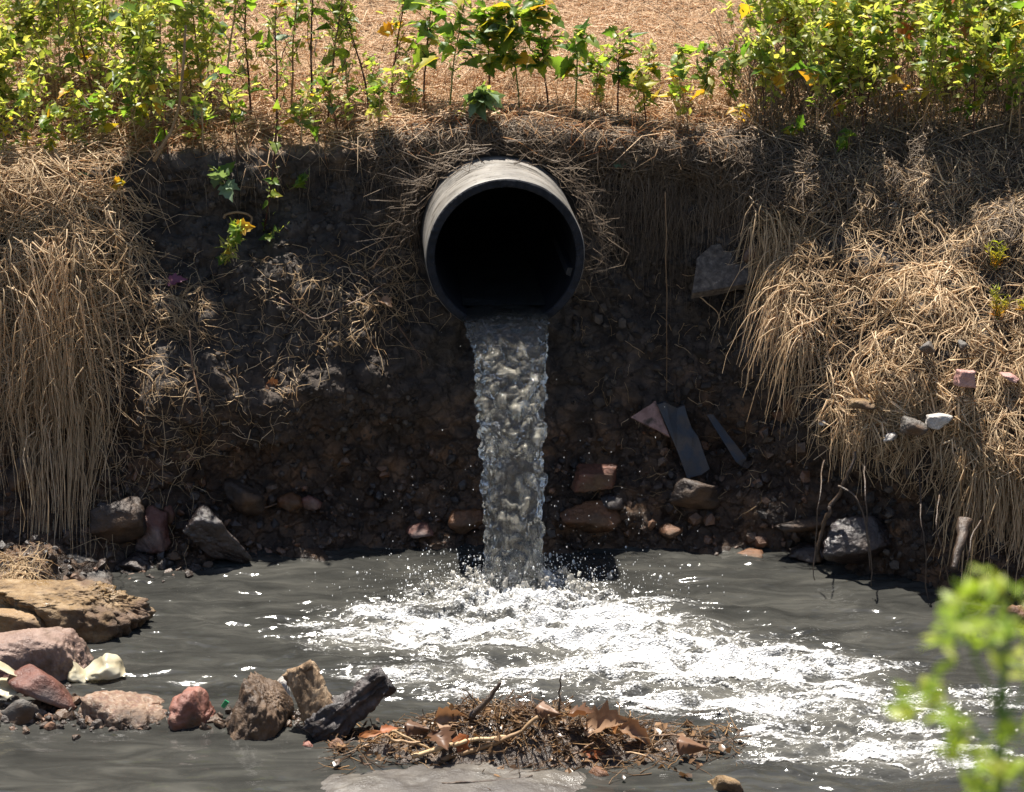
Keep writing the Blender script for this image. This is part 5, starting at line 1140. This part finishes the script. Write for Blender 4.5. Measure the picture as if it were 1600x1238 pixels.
# -- lying stalks, roots, curved stem
def stick(name, label, pts, r0, r1, mat, cat, group=None, seed=0, wob=.004, off=.012, K=18, sides=7, lump=.12, plane=None, z=None):
    P = []
    for k, q in enumerate(pts):
        if k == 0 and group == "dead stems hanging into the pool at the right":
            p, n = hit(*q); p = p - n * .05
        elif z is not None: p = atZ(q[0], q[1], z[k] if isinstance(z, (list, tuple)) else z)
        elif plane is not None: p = atY(q[0], q[1], plane[k] if isinstance(plane, (list, tuple)) else plane)
        else: p, n = hit(*q); p = p + n * off * .5 + np.array([0, -off, off * .4])
        P.append(p)
    P = np.array(P); c = P.mean(0)
    V, F, _ = poly_tube(P - c, r0, r1, sides, K, wob, seed, lump)
    return tag(link(name, mesh_np(name, V, F, M[mat]), None, c), label, cat, group)
stick("dry_stalk", "thick pale dry stalk lying along the top of the straw curtain", [(-20,275),(40,262),(110,256),(176,252)], .009, .007, 'stem_tan', 'stalk', seed=1, off=.03)
stick("dry_stalk", "bent pale stub of stalk at the right corner above the straw curtain", [(118,317),(148,317),(156,310),(161,292)], .0055, .005, 'stem_tan', 'stalk', seed=2, off=.03)
stick("dry_stalk", "long pale stalk slanting down over the straw curtain", [(0,320),(55,350),(112,388),(130,402),(190,452)], .005, .003, 'stem_tan', 'stalk', seed=3, off=.05)
stick("dry_stalk", "thin stalk lying level across the straw curtain at the left edge", [(-10,436),(40,442),(80,449)], .003, .002, 'stem_tan', 'stalk', seed=4, off=.06)
stick("curved_root", "bare grey root looping like a hook on the dark earth left of the pipe", [(352,348),(360,334),(380,330),(393,340),(388,360),(374,372)], .0055, .004, 'stem_tan', 'root', seed=5, off=.03)
stick("arching_stem", "bare pale stem arching up from the lip at the left thicket", [(160,270),(195,255),(225,228),(242,205)], .0055, .004, 'stem_tan', 'stem', seed=6, off=.02)
stick("arching_stem", "pale arching stem curving up right from the lip below the left thicket", [(240,252),(258,222),(275,185),(285,120),(290,40)], .008, .005, 'stem_tan', 'stem', seed=7, plane=[.40,.40,.42,.44,.46])
stick("hanging_stem", "long single stem hanging straight down right of the pipe", [(1040,300),(1041,400),(1042,500),(1042,615)], .0022, .001, 'stem_tan', 'stem', seed=8, plane=[.38,.33,.31,.30], wob=.004)
stick("hanging_stem", "crooked stem hanging from the slab at the right of the pipe", [(1082,455),(1100,470),(1122,490),(1124,512)], .003, .0015, 'stem_tan', 'stem', seed=9, plane=.33)
stick("root", "black knotted root climbing the bank at the right edge of the pool", [(1276,880),(1284,840),(1296,795),(1318,755),(1338,705)], .010, .007, 'root', 'root', seed=10, plane=[-.22,-.22,-.24,-.26,-.26], lump=.5, wob=.02, K=26)
stick("root", "thin forked root branching right from the black knotted root", [(1310,760),(1335,775),(1352,815),(1360,890)], .005, .003, 'root', 'root', seed=11, plane=[-.26,-.30,-.33,-.36])
for i, (pp, lb) in enumerate((([(1276,690),(1282,760),(1275,840),(1272,908)], "leftmost dead stem hanging from the straw into the right of the pool"), ([(1348,680),(1352,760),(1358,840),(1361,915)], "second dead stem hanging from the straw into the right of the pool"), ([(1428,720),(1440,800),(1446,880),(1450,938)], "third dead stem hanging from the straw into the right of the pool"), ([(1470,740),(1462,800),(1470,850),(1490,945)], "fourth dead stem hanging from the straw beside the rusty stub"), ([(1540,780),(1520,840),(1512,880),(1495,930)], "slanting dead stem hanging right of the rusty stub"))):
    stick("hanging_stem", lb, pp, .0034, .0018, 'root', 'stem', "dead stems hanging into the pool at the right", 12 + i, plane=[-.10 - .05 * i, -.38 - .055 * i, -.42 - .06 * i, -.45 - .05 * i], wob=.012, lump=.25)
stick("rusty_stub", "tapering rusty brown wooden stub jutting down from the bank at the far right", [(1508,812),(1500,850),(1490,888)], .026, .010, 'root', 'stub', seed=20, plane=[-.52,-.60,-.66], lump=.3, sides=10)
for i, (pp, lb) in enumerate((([(440,470),(500,500),(560,470),(610,440)], "dark thin branch lying across the ledge left of the pipe"), ([(300,520),(312,640),(316,700)], "pale root dangling down the middle of the left ledge"), ([(380,800),(430,790),(460,782)], "thin straw lying on the stones left of the jet"), ([(585,420),(650,340),(680,300)], "long stem slanting up to the left side of the pipe"), ([(620,510),(655,560),(660,590)], "crooked stem under the pipe at its left"))):
    stick("loose_stem", lb, pp, .004, .002, 'twig', 'stem', None, 30 + i, off=.03, wob=.012)

# -- single leaves lying about
def lone_leaf(label, px, py, size, mt, kind, d, seed, off=.02, name="fallen_leaf", on=None, group=None, up=None):
    rg = np.random.default_rng(seed); p, n = hit(px, py) if on is None else (atZ(px, py, on), np.array([0, -.3, 1.0]))
    o = put_leaf(None, p + n * off, np.asarray(d, float), size, mt, rg, kind, up if up is not None else tuple(n + np.array([0, -.3, .3])), .2, name); tag(o, label, "leaf", group); return o
lone_leaf("tan curled dead leaf on the edge of the ledge left of the jet", 418, 600, .085, 'leaf_dead', 0, (.8, -.3, -.35), 1)
lone_leaf("purple leaf lying on the ledge in front of the dark earth face", 262, 446, .075, 'leaf_purple', 2, (.9, -.2, .3), 2)
lone_leaf("pale green curled leaf on the stems just left above the pipe", 664, 237, .065, 'leaf_grey', 3, (.95, -.1, .1), 3)
lone_leaf("grey-green star shaped leaf on the lip right of the pipe", 962, 250, .075, 'leaf_grey', 2, (.9, -.2, .1), 4)
lone_leaf("brown crumpled leaf in the stems left below the pipe", 590, 470, .06, 'leaf_dead', 2, (.5, -.3, -.6), 5)
lone_leaf("grey leaf caught in the straw curtain", 118, 420, .06, 'leaf_grey', 2, (.8, -.5, -.1), 6, .05)
lone_leaf("small pale leaf on the lip at the left above the straw", 130, 278, .05, 'leaf_grey', 3, (.9, -.2, .0), 7, .04)
lone_leaf("brown leaf low in the left thicket turning rust at its tip", 305, 215, .11, 'leaf_rust', 1, (.1, -.5, -.9), 8, .06)
lone_leaf("yellow leaf low in the left thicket beside the rusty one", 355, 192, .07, 'leaf_yellow', 0, (.6, -.5, .3), 9, .06)

# ================================================================== SLABS AND PLATES IN THE BANK
def plate(name, label, poly, Y, thick, mat, cat, rough=.0, seed=0):
    """polygon surveyed on the photo, standing at depth Y (per point), with real thickness"""
    Ys = Y if isinstance(Y, (list, tuple)) else [Y] * len(poly)
    A = np.array([atY(a, b, y) for (a, b), y in zip(poly, Ys)]); c = A.mean(0); A = A - c
    rg = np.random.default_rng(seed)
    bm = bmesh.new(); fr = [bm.verts.new(p) for p in A]; n = len(A)
    nn = np.cross(A[1] - A[0], A[2] - A[0]); nn /= np.linalg.norm(nn); nn = nn if nn[1] > 0 else -nn
    bk = [bm.verts.new(p + nn * thick) for p in A]
    f1 = bm.faces.new(fr); bm.faces.new(bk[::-1])
    for i in range(n): bm.faces.new((fr[i], bk[i], bk[(i + 1) % n], fr[(i + 1) % n]))
    bmesh.ops.triangulate(bm, faces=bm.faces[:]); bmesh.ops.subdivide_edges(bm, edges=bm.edges[:], cuts=3, use_grid_fill=True)
    if rough:
        for v in bm.verts:
            p = np.array(v.co); v.co = p + rough * np.array([fbm((p * 22 + seed + 9 * k)[None], 3)[0] for k in range(3)])
    bmesh.ops.recalc_face_normals(bm, faces=bm.faces[:])
    me = bpy.data.meshes.new(name); bm.to_mesh(me); bm.free(); me.materials.append(M[mat])
    return tag(link(name, me, None, c), label, cat)
M['aggregate'] = pmat('old_concrete', [(.3, (.035, .028, .024)), (.5, (.085, .07, .058)), (.66, (.15, .125, .10)), (.74, (.36, .32, .27))], 40, detail=3, rough=.8, bump=.8, bscale=60)
M['plate_blue'] = pmat('dark_blue_plate', [(.3, (.010, .013, .019)), (.7, (.024, .030, .042))], 8, rough=.45, bump=.4, spec=.5, cols2=[(.3, (.02, .015, .012)), (.7, (.06, .045, .034))], scale2=16, mix2=.47)
M['plate_pink'] = pmat('pink_plaster', [(.3, (.12, .065, .055)), (.5, (.25, .155, .135)), (.7, (.32, .21, .19))], 14, rough=.7, bump=.5, cols2=[(.3, (.02, .015, .012)), (.7, (.06, .045, .034))], scale2=18, mix2=.56)
plate("concrete_slab", "tilted slab of old pebbly concrete hanging in the bank right of the pipe", [(1090,404),(1112,384),(1150,380),(1188,384),(1192,438),(1140,448),(1082,458)], [.36,.40,.41,.40,.30,.28,.28], .05, 'aggregate', "slab", .006, 1)
stone("pebble", "round pale pinkish pebble stuck on the concrete slab", 1173, 396, 24, 30, 'pink_grey_stone', 'b', .8, seed=70, sub=3, p=6, sink=-.1)
plate("plaster_shard", "triangular pink plaster shard in the dark bank beside the blue-grey plate", [(986,652),(1014,634),(1024,626),(1046,682),(1018,668)], [.22,.24,.25,.2,.2], .012, 'plate_pink', "shard", .002, 2)
plate("blue_plate", "dark blue-grey broken plate leaning in the bank right of the pink shard", [(1027,632),(1040,629),(1058,638),(1069,634),(1080,668),(1090,682),(1109,733),(1096,742),(1074,747),(1058,704)], [.23,.235,.245,.25,.22,.21,.15,.145,.14,.18], .014, 'plate_blue', "plate", .0015, 3)
plate("blue_strip", "thin dark blue strip sticking out of the bank right of the blue-grey plate", [(1104,648),(1114,648),(1166,716),(1163,732),(1150,722)], [.26,.26,.18,.17,.17], .012, 'plate_blue', "strip", .001, 4)

# ================================================================== FRONT: DRIFTWOOD, PLASTIC, LEAF HEAP, SANDBAR
M['wood'] = pmat('weathered_wood', [(.25, (.04, .025, .015)), (.48, (.20, .13, .075)), (.62, (.34, .24, .15)), (.78, (.44, .33, .22))], 9, rough=.75, bump=.9, bscale=30, bdist=.012, vec=(4, 4, .8))
M['wood_dark'] = pmat('black_rotten_wood', [(.3, (.008, .006, .006)), (.5, (.035, .026, .024)), (.66, (.10, .077, .07)), (.8, (.22, .18, .16))], 16, rough=.45, bump=1.0, bscale=50, bdist=.014, spec=.6)
def log(name, label, a, b, ra, rb, mat, seed, ya, yb, flat=1.0, K=46, S=36, rag=.12, ridge=.10):
    A, B = atY(*a, ya), atY(*b, yb); ax = B - A; L_ = np.linalg.norm(ax); ax /= L_
    e1 = np.cross(ax, [0, 1, 0]); e1 /= np.linalg.norm(e1); e2 = np.cross(ax, e1)
    t = np.linspace(0, 1, K); th = np.arange(S) * 2 * np.pi / S
    r = (ra + (rb - ra) * t)[:, None] * np.ones(S)[None]
    cs, sn = np.cos(th), np.sin(th)
    prof = 1 / (np.abs(cs) ** 4 + np.abs(sn) ** 4) ** .25
    Q = np.stack([cs[None] * 2 + 0 * t[:, None], sn[None] * 2 + 0 * t[:, None], t[:, None] * 3 + 0 * cs[None]], -1)
    gro = np.abs(perlin(np.stack([cs[None] * 4.5 + 0 * t[:, None], sn[None] * 4.5 + 0 * t[:, None], t[:, None] * 1.6 + seed + 0 * cs[None]], -1)))
    r = r * prof[None] * (1 + rag * fbm(Q + seed, 4) + ridge * (gro * 2.4 - .6) + .07 * fbm(Q * 6 + seed, 3))
    al = (t[:, None] * L_ + .02 * fbm(Q * 2 + 30, 3) * (np.abs(t[:, None] - .5) > .42))
    P = A + al[..., None] * ax + (r * cs[None])[..., None] * e1 + (r * sn[None] * flat)[..., None] * e2
    c = P.reshape(-1, 3).mean(0); V = np.concatenate([P.reshape(-1, 3), [A - ax * .004], [B + ax * .006]]) - c
    F = [tuple(f) for f in grid_faces(K, S, True)] + [(K * S, (i + 1) % S, i) for i in range(S)] + [(K * S + 1, (K - 1) * S + i, (K - 1) * S + (i + 1) % S) for i in range(S)]
    return tag(link(name, mesh_np(name, V, F, M[mat]), None, c), label, "driftwood")
yd = atZ(470, 1149)[1]
log("driftwood_stump", "upright grey-brown broken plank of driftwood leaning on the porous brown stone", (512, 1138), (467, 1044), .054, .050, 'wood', 1, yd + .02, yd + .09, .5)
log("charred_log", "black rotten log rising to the right beside the driftwood stump", (490, 1148), (604, 1062), .050, .036, 'wood_dark', 2, yd + .01, yd + .05, .9, K=80, S=44, rag=.50, ridge=.34)
# plastic scraps
def plastic_mat():
    m, nt, out = newmat("cream_plastic_film"); L = nt.links.new
    tc = nd(nt, "ShaderNodeTexCoord"); n = nd(nt, "ShaderNodeTexNoise", i_Scale=9.0, i_Detail=6); L(tc.outputs["Object"], n.inputs["Vector"])
    c = ramp(nt, n.outputs["Fac"], [(.28, (.12, .09, .05)), (.38, (.55, .48, .32)), (.6, (.72, .68, .54)), (.8, (.66, .54, .32))])
    p = nd(nt, "ShaderNodeBsdfPrincipled"); p.inputs["Roughness"].default_value = .25; L(c, p.inputs["Base Color"])
    t = nd(nt, "ShaderNodeBsdfTranslucent"); L(c, t.inputs[0]); ms = nd(nt, "ShaderNodeMixShader"); ms.inputs[0].default_value = .5
    L(p.outputs[0], ms.inputs[1]); L(t.outputs[0], ms.inputs[2]); L(ms.outputs[0], out.inputs[0]); return m
M['plastic'] = plastic_mat()
def scrap(name, label, poly_top, poly_bot, ys, seed, bulge=.04, cr=.012):
    """crumpled film between an upper and a lower edge"""
    n, m_ = 26, 18; q = np.linspace(0, 1, n)
    def edge(pl, yy):
        pl = np.array(pl, float); k = np.linspace(0, 1, len(pl)); x = np.interp(q, k, pl[:, 0]); y = np.interp(q, k, pl[:, 1]); return np.array([atY(a, b, yy) for a, b in zip(x, y)])
    T, B = edge(poly_top, ys[0]), edge(poly_bot, ys[1]); s = np.linspace(0, 1, m_)[:, None, None]
    G = T[None] * (1 - s) + B[None] * s
    G[..., 1] -= bulge * np.sin(np.pi * s[..., 0]) * np.sin(np.pi * q)[None]
    w = 1 - 2 * np.abs(perlin(G * 16 + seed)); w2 = 1 - 2 * np.abs(perlin(G * 34 + seed))
    G[..., 1] -= cr * w + cr * .4 * w2; G[..., 2] += cr * .5 * fbm(G * 20 + seed, 2); G[..., 0] += cr * fbm(G * 14 + seed + 4, 2)
    c = G.reshape(-1, 3).mean(0); F = grid_faces(m_, n)
    nrm = np.cross(np.gradient(G, axis=1), np.gradient(G, axis=0)); nrm /= np.linalg.norm(nrm, axis=2, keepdims=True) + 1e-9
    G2 = G + nrm * .0012; V = np.concatenate([G.reshape(-1, 3), G2.reshape(-1, 3)]) - c
    return tag(link(name, mesh_np(name, V, np.concatenate([F, F[:, ::-1] + n * m_]), M['plastic']), None, c), label, "plastic scrap")
y1 = atZ(160, 1062)[1]
scrap("plastic_scrap", "crumpled cream plastic film standing in the water right of the pink-grey boulder", [(132,1046),(150,1030),(168,1020),(188,1026),(196,1042)], [(134,1060),(150,1062),(170,1060),(185,1058),(197,1056)], (y1 + .06, y1), 1)
scrap("plastic_scrap", "smaller pale pointed plastic film left of the crumpled cream one", [(104,1060),(108,1038),(114,1030),(124,1044),(140,1052)], [(100,1070),(110,1068),(120,1068),(130,1066),(140,1062)], (y1 + .04, y1), 2, .02)
y2 = atZ(40, 1112)[1]
scrap("plastic_strip", "cream plastic strip lying over the stones at the left edge, upper one", [(-20,1028),(0,1032),(15,1040),(28,1050)], [(-20,1042),(0,1044),(15,1050),(28,1056)], (y2 + .10, y2 + .04), 3, .02, .006)
scrap("plastic_strip", "wider cream plastic strip lying over the stones at the left edge, lower one", [(-20,1060),(5,1056),(20,1058),(30,1064)], [(-20,1084),(0,1084),(14,1090),(26,1082)], (y2 + .10, y2 + .0), 4, .03, .008)
M['green_bit'] = pmat('green_plastic', [(.3, (.02, .22, .09)), (.7, (.05, .35, .16))], 9, rough=.3, bump=.2)
plate("plastic_bit", "tiny bright green plastic shard between the pink block and the porous stone", [(345,1104),(352,1094),(358,1098),(350,1108)], atZ(350,1120)[1], .004, 'green_bit', "plastic shard", .001, 6)

# sandbar in front
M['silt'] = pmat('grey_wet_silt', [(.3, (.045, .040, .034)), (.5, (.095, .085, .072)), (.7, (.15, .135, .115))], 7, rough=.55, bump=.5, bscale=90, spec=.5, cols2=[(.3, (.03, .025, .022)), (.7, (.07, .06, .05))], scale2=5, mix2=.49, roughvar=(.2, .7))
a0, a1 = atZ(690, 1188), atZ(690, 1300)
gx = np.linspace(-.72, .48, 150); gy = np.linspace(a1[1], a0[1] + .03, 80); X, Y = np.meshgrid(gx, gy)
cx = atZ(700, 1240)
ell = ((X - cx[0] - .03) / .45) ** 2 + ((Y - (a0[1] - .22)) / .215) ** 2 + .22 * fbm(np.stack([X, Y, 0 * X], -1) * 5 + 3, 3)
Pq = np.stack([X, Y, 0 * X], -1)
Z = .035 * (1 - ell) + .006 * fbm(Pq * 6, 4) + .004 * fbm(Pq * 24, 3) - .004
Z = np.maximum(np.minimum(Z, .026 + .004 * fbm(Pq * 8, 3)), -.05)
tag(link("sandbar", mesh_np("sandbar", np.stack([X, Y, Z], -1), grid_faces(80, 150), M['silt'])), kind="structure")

# leaf heap
hp = atZ(835, 1188); hy = hp[1] + .13
def heap_h(x, y):
    u_ = (x - .10) / .60; e = 1 - np.abs(u_) ** 2.2 - ((y - hy) / .19) ** 2
    pk = .058 + .05 * np.exp(-((x + .13) / .11) ** 2) + .045 * np.exp(-((x - .10) / .16) ** 2) - .03 * np.clip(u_, 0, 1)
    P_ = np.stack([x, y, 0 * x], -1)
    return np.clip(e, -.3, 1) * pk + .012 * fbm(P_ * 12, 3) - .008
gx = np.linspace(-.6, .8, 190); gy = np.linspace(hy - .24, hy + .24, 70); X, Y = np.meshgrid(gx, gy); Z = heap_h(X, Y) + .012 * fbm(np.stack([X, Y, 0 * X], -1) * 34, 3)
M['muck'] = pmat('wet_muck', [(.25, (.014, .010, .008)), (.5, (.05, .032, .02)), (.68, (.12, .075, .042)), (.85, (.24, .17, .10))], 26, rough=.4, bump=1.0, bscale=60, bdist=.012, spec=.6)
tag(link("leaf_heap", mesh_np("leaf_heap", np.stack([X, Y, Z], -1), grid_faces(70, 190), M['muck'])), "long low heap of wet rotting leaves and twigs lying across the front of the pool", "leaf heap")
M['heap_fibre'] = leafmat('wet_fibre', [(0, (.025, .015, .01)), (.45, (.09, .052, .028)), (.7, (.22, .13, .06)), (.88, (.40, .25, .12)), (1, (.52, .38, .22))], .2, .35, (1.2, 1, .7), True)
n = 1150
bx = np.clip(rng.normal(.08, .30, n), -.52, .72); by = hy - .03 + rng.normal(0, .085, n); bz = np.maximum(heap_h(bx, by), 0) + rng.uniform(-.005, .022, n)
d = rng.normal(0, 1, (n, 3)); d[:, 2] *= .35; d /= np.linalg.norm(d, axis=1, keepdims=True); L_ = rng.uniform(.03, .15, n)
t = np.linspace(-.5, .5, 6)[None, :, None]; P = np.stack([bx, by, bz], -1)[:, None] + d[:, None] * L_[:, None, None] * t + np.cumsum(rng.normal(0, .05, (n, 6, 3)), 1) * L_[:, None, None] * .6
P[..., 2] = np.maximum(P[..., 2], .002)
put_stuff("heap_fibres", [tubes(P, rng.uniform(.0009, .0028, n), 4, seed=41)], M['heap_fibre'], "brown root fibres and stems tangled through the leaf heap", "plant fibres")
n = 620
bx = np.clip(rng.normal(.10, .30, n), -.52, .74); by = hy - .03 + rng.normal(0, .08, n); bz = np.maximum(heap_h(bx, by), 0) + rng.uniform(-.002, .016, n)
d = rng.normal(0, 1, (n, 3)); d[:, 2] *= .4; v, f, tt = small_leaves(np.stack([bx, by, bz], -1), d, rng.uniform(.018, .045, n), rng, 1.6, .8)
M['litter_bits'] = leafmat('wet_leaf_bits', [(0, (.03, .018, .012)), (.5, (.11, .065, .035)), (.85, (.25, .15, .08)), (1, (.34, .16, .06))], .2, .3, (1.2, 1, .7), True)
tag(link("leaf_fragments", mesh_np("leaf_fragments", v, f, M['litter_bits'], True, tt)), "small wet scraps of rotting leaf covering the heap", "leaf scraps", None, "stuff")
HL = [("bright orange leaf at the left end of the leaf heap", 578, 1128, .085, 'leaf_rust', 3, (.9, -.2, .35)), ("pale brown folded leaf near the left top of the heap", 650, 1118, .085, 'leaf_dead', 1, (.9, -.2, .1)),
      ("pinkish brown leaf lying open left of the heap peak", 705, 1122, .11, 'leaf_dead', 0, (.95, -.1, .15)), ("large brown leaf with torn edge on the right half of the heap", 948, 1140, .13, 'leaf_dead', 2, (.9, -.2, -.05)),
      ("dull brown leaf overlapping the torn one at its right", 995, 1145, .12, 'leaf_dead', 0, (.9, -.3, -.1)), ("small orange leaf tip standing up right of the heap middle", 962, 1128, .055, 'leaf_rust', 1, (.3, -.2, .8)),
      ("yellow brown leaf hanging at the front foot of the heap", 722, 1165, .085, 'leaf_rust', 0, (.2, -.6, -.7)), ("brown curled leaf under the forked twig", 690, 1150, .08, 'leaf_dead', 2, (.3, -.5, -.6)),
      ("leaf at the far right tail of the heap, pale and wet", 1080, 1160, .10, 'leaf_dead', 1, (.9, -.2, .05)), ("rust leaf lying on the sandbar edge in front of the heap", 930, 1200, .09, 'leaf_rust', 3, (.95, -.1, .05)),
      ("dark orange leaf on the left slope behind the bright one", 605, 1118, .06, 'leaf_rust', 0, (.8, .2, .2)), ("grey brown leaf on the crest of the heap", 850, 1105, .08, 'leaf_dead', 1, (.7, -.4, .1)), ("brown leaf just right of the heap crest", 905, 1120, .075, 'leaf_dead', 2, (.8, -.4, -.2))]
for i, (lb, px, py, sz, mt, kd, d) in enumerate(HL):
    Yh = hy - .07 if py < 1150 else hy - .14
    p = atY(px, py, Yh); hz = max(float(heap_h(np.array(p[0]), np.array(p[1]))), 0) + .012
    p = np.array([p[0], p[1], max(min(p[2], hz + .05), hz)])
    o = put_leaf(None, p - np.asarray(d) * sz * .5, d, sz, mt, np.random.default_rng(90 + i), kd, (0, -.6, .8), .25, "dead_leaf"); tag(o, lb, "leaf", "dead leaves on the heap")
yf = hy - .10
TW = [("thick forked pale twig lying across the front of the heap", [(690,1190),(740,1172),(800,1150),(840,1120)], .009, .006, 'stem_tan', [yf - .05, yf - .04, yf - .02, yf]), ("pale broken branch on the heap running left from the fork", [(645,1182),(690,1168),(740,1156),(790,1152)], .008, .006, 'stem_tan', [yf - .04, yf - .04, yf - .03, yf - .02]),
      ("dark twig standing upright on the heap crest", [(873,1110),(874,1085),(877,1053)], .0035, .0022, 'root', [yf + .06] * 3), ("dark spike on the heap peak leaning right", [(735,1120),(765,1090),(780,1066)], .012, .005, 'root', [yf + .04] * 3),
      ("thin twig at the left of the peak pointing up left", [(748,1100),(735,1088),(722,1075)], .003, .002, 'root', [yf + .05] * 3), ("long straight stem trailing right from the heap over the water", [(1020,1148),(1070,1152),(1130,1162)], .003, .002, 'twig', [yf + .02, yf + .01, yf]),
      ("orange brown twig along the right front of the heap", [(880,1182),(930,1184),(990,1178),(1020,1188)], .004, .003, 'twig', [yf - .04] * 4), ("slanting twig in front of the heap at its middle right", [(860,1200),(890,1186),(925,1160)], .005, .003, 'twig', [yf - .08, yf - .06, yf - .03]),
      ("golden twig slanting down at the left of the heap", [(612,1142),(640,1155),(676,1172)], .004, .003, 'stem_tan', [yf - .02] * 3), ("curved orange rootlet on the water left of the heap front", [(560,1182),(568,1192),(580,1196)], .004, .002, 'twig', [yf - .11] * 3),
      ("thin stem hanging vertically over the dark middle of the heap", [(858,1118),(865,1140),(872,1165)], .0025, .002, 'stem_tan', [yf - .03] * 3), ("short brown stick lying left of the broken branch", [(600,1150),(625,1160),(655,1158)], .005, .004, 'twig', [yf - .04] * 3)]
for i, (lb, pp, r0, r1, mt, yy) in enumerate(TW):
    stick("twig", lb, pp, r0, r1, mt, "twig", "twigs on the leaf heap", 60 + i, plane=yy, wob=.008, lump=.25)
stick("twig", "wet twig lying on the sandbar at the bottom of the picture", [(690,1225),(760,1222),(830,1214)], .004, .003, 'root', "twig", None, 80, z=.024, wob=.01)

# ================================================================== BLURRED WEED CLOSE TO THE CAMERA
yn = -6.25
b0 = np.array([atY(1570, 1240, yn)[0], yn, 1.36])
near = empty("near_weed", b0, "blurred bright green weed close to the camera at the lower right corner", "weed")
rg = np.random.default_rng(5)
def near_pt(px, py, dy=0): return atY(px, py, yn + dy) - b0
stems = [[(0, 0, 0), near_pt(1560, 1236), near_pt(1562, 1100), near_pt(1568, 1050), near_pt(1575, 960), near_pt(1550, 905)], [near_pt(1562, 1120), near_pt(1530, 1040), near_pt(1500, 965)], [near_pt(1560, 1180), near_pt(1510, 1130), near_pt(1440, 1085)], [near_pt(1562, 1150), near_pt(1600, 1080), near_pt(1640, 1000)], [near_pt(1560, 1220), near_pt(1530, 1180), near_pt(1490, 1130)], [near_pt(1568, 1040), near_pt(1545, 1000), near_pt(1490, 1010)]]
parts = []; N0 = 0; VV, FF = [], []
for i, s in enumerate(stems):
    V, F, C = poly_tube(s, .0048 if i == 0 else .0022, .0018 if i == 0 else .0012, 7, 18, .003, i); VV.append(V); FF += [tuple(k + N0 for k in f) for f in F]; N0 += len(V)
M['near_stem'] = pmat('near_green_stem', [(.3, (.06, .13, .03)), (.7, (.13, .20, .05))], 14, rough=.45, bump=.1)
link("stem", mesh_np("stem", np.concatenate(VV), FF, M['near_stem']), near)
CL = [(1548,908,9),(1520,935,6),(1495,965,9),(1478,1000,8),(1525,985,6),(1545,1000,7),(1590,985,6),(1600,1040,6),(1430,1085,7),(1425,1120,5),(1455,1075,4),(1492,1128,9),(1500,1170,9),(1530,1190,9),(1520,1225,10),(1565,1215,9),(1590,1140,7),(1595,1200,8),(1470,1110,5),(1575,930,5)]
for px, py, k in CL:
    for j in range(k + 2):
        p = near_pt(px + rg.normal(0, 10), py + rg.normal(0, 9), rg.normal(0, .03)); d = rg.normal(0, 1, 3); d[2] = d[2] * .6 + .1; d /= np.linalg.norm(d)
        put_leaf(near, p, d, rg.uniform(.012, .028), 'near_leaf', rg, 3 if rg.random() < .75 else 0, (0, -.5, .8), .5)
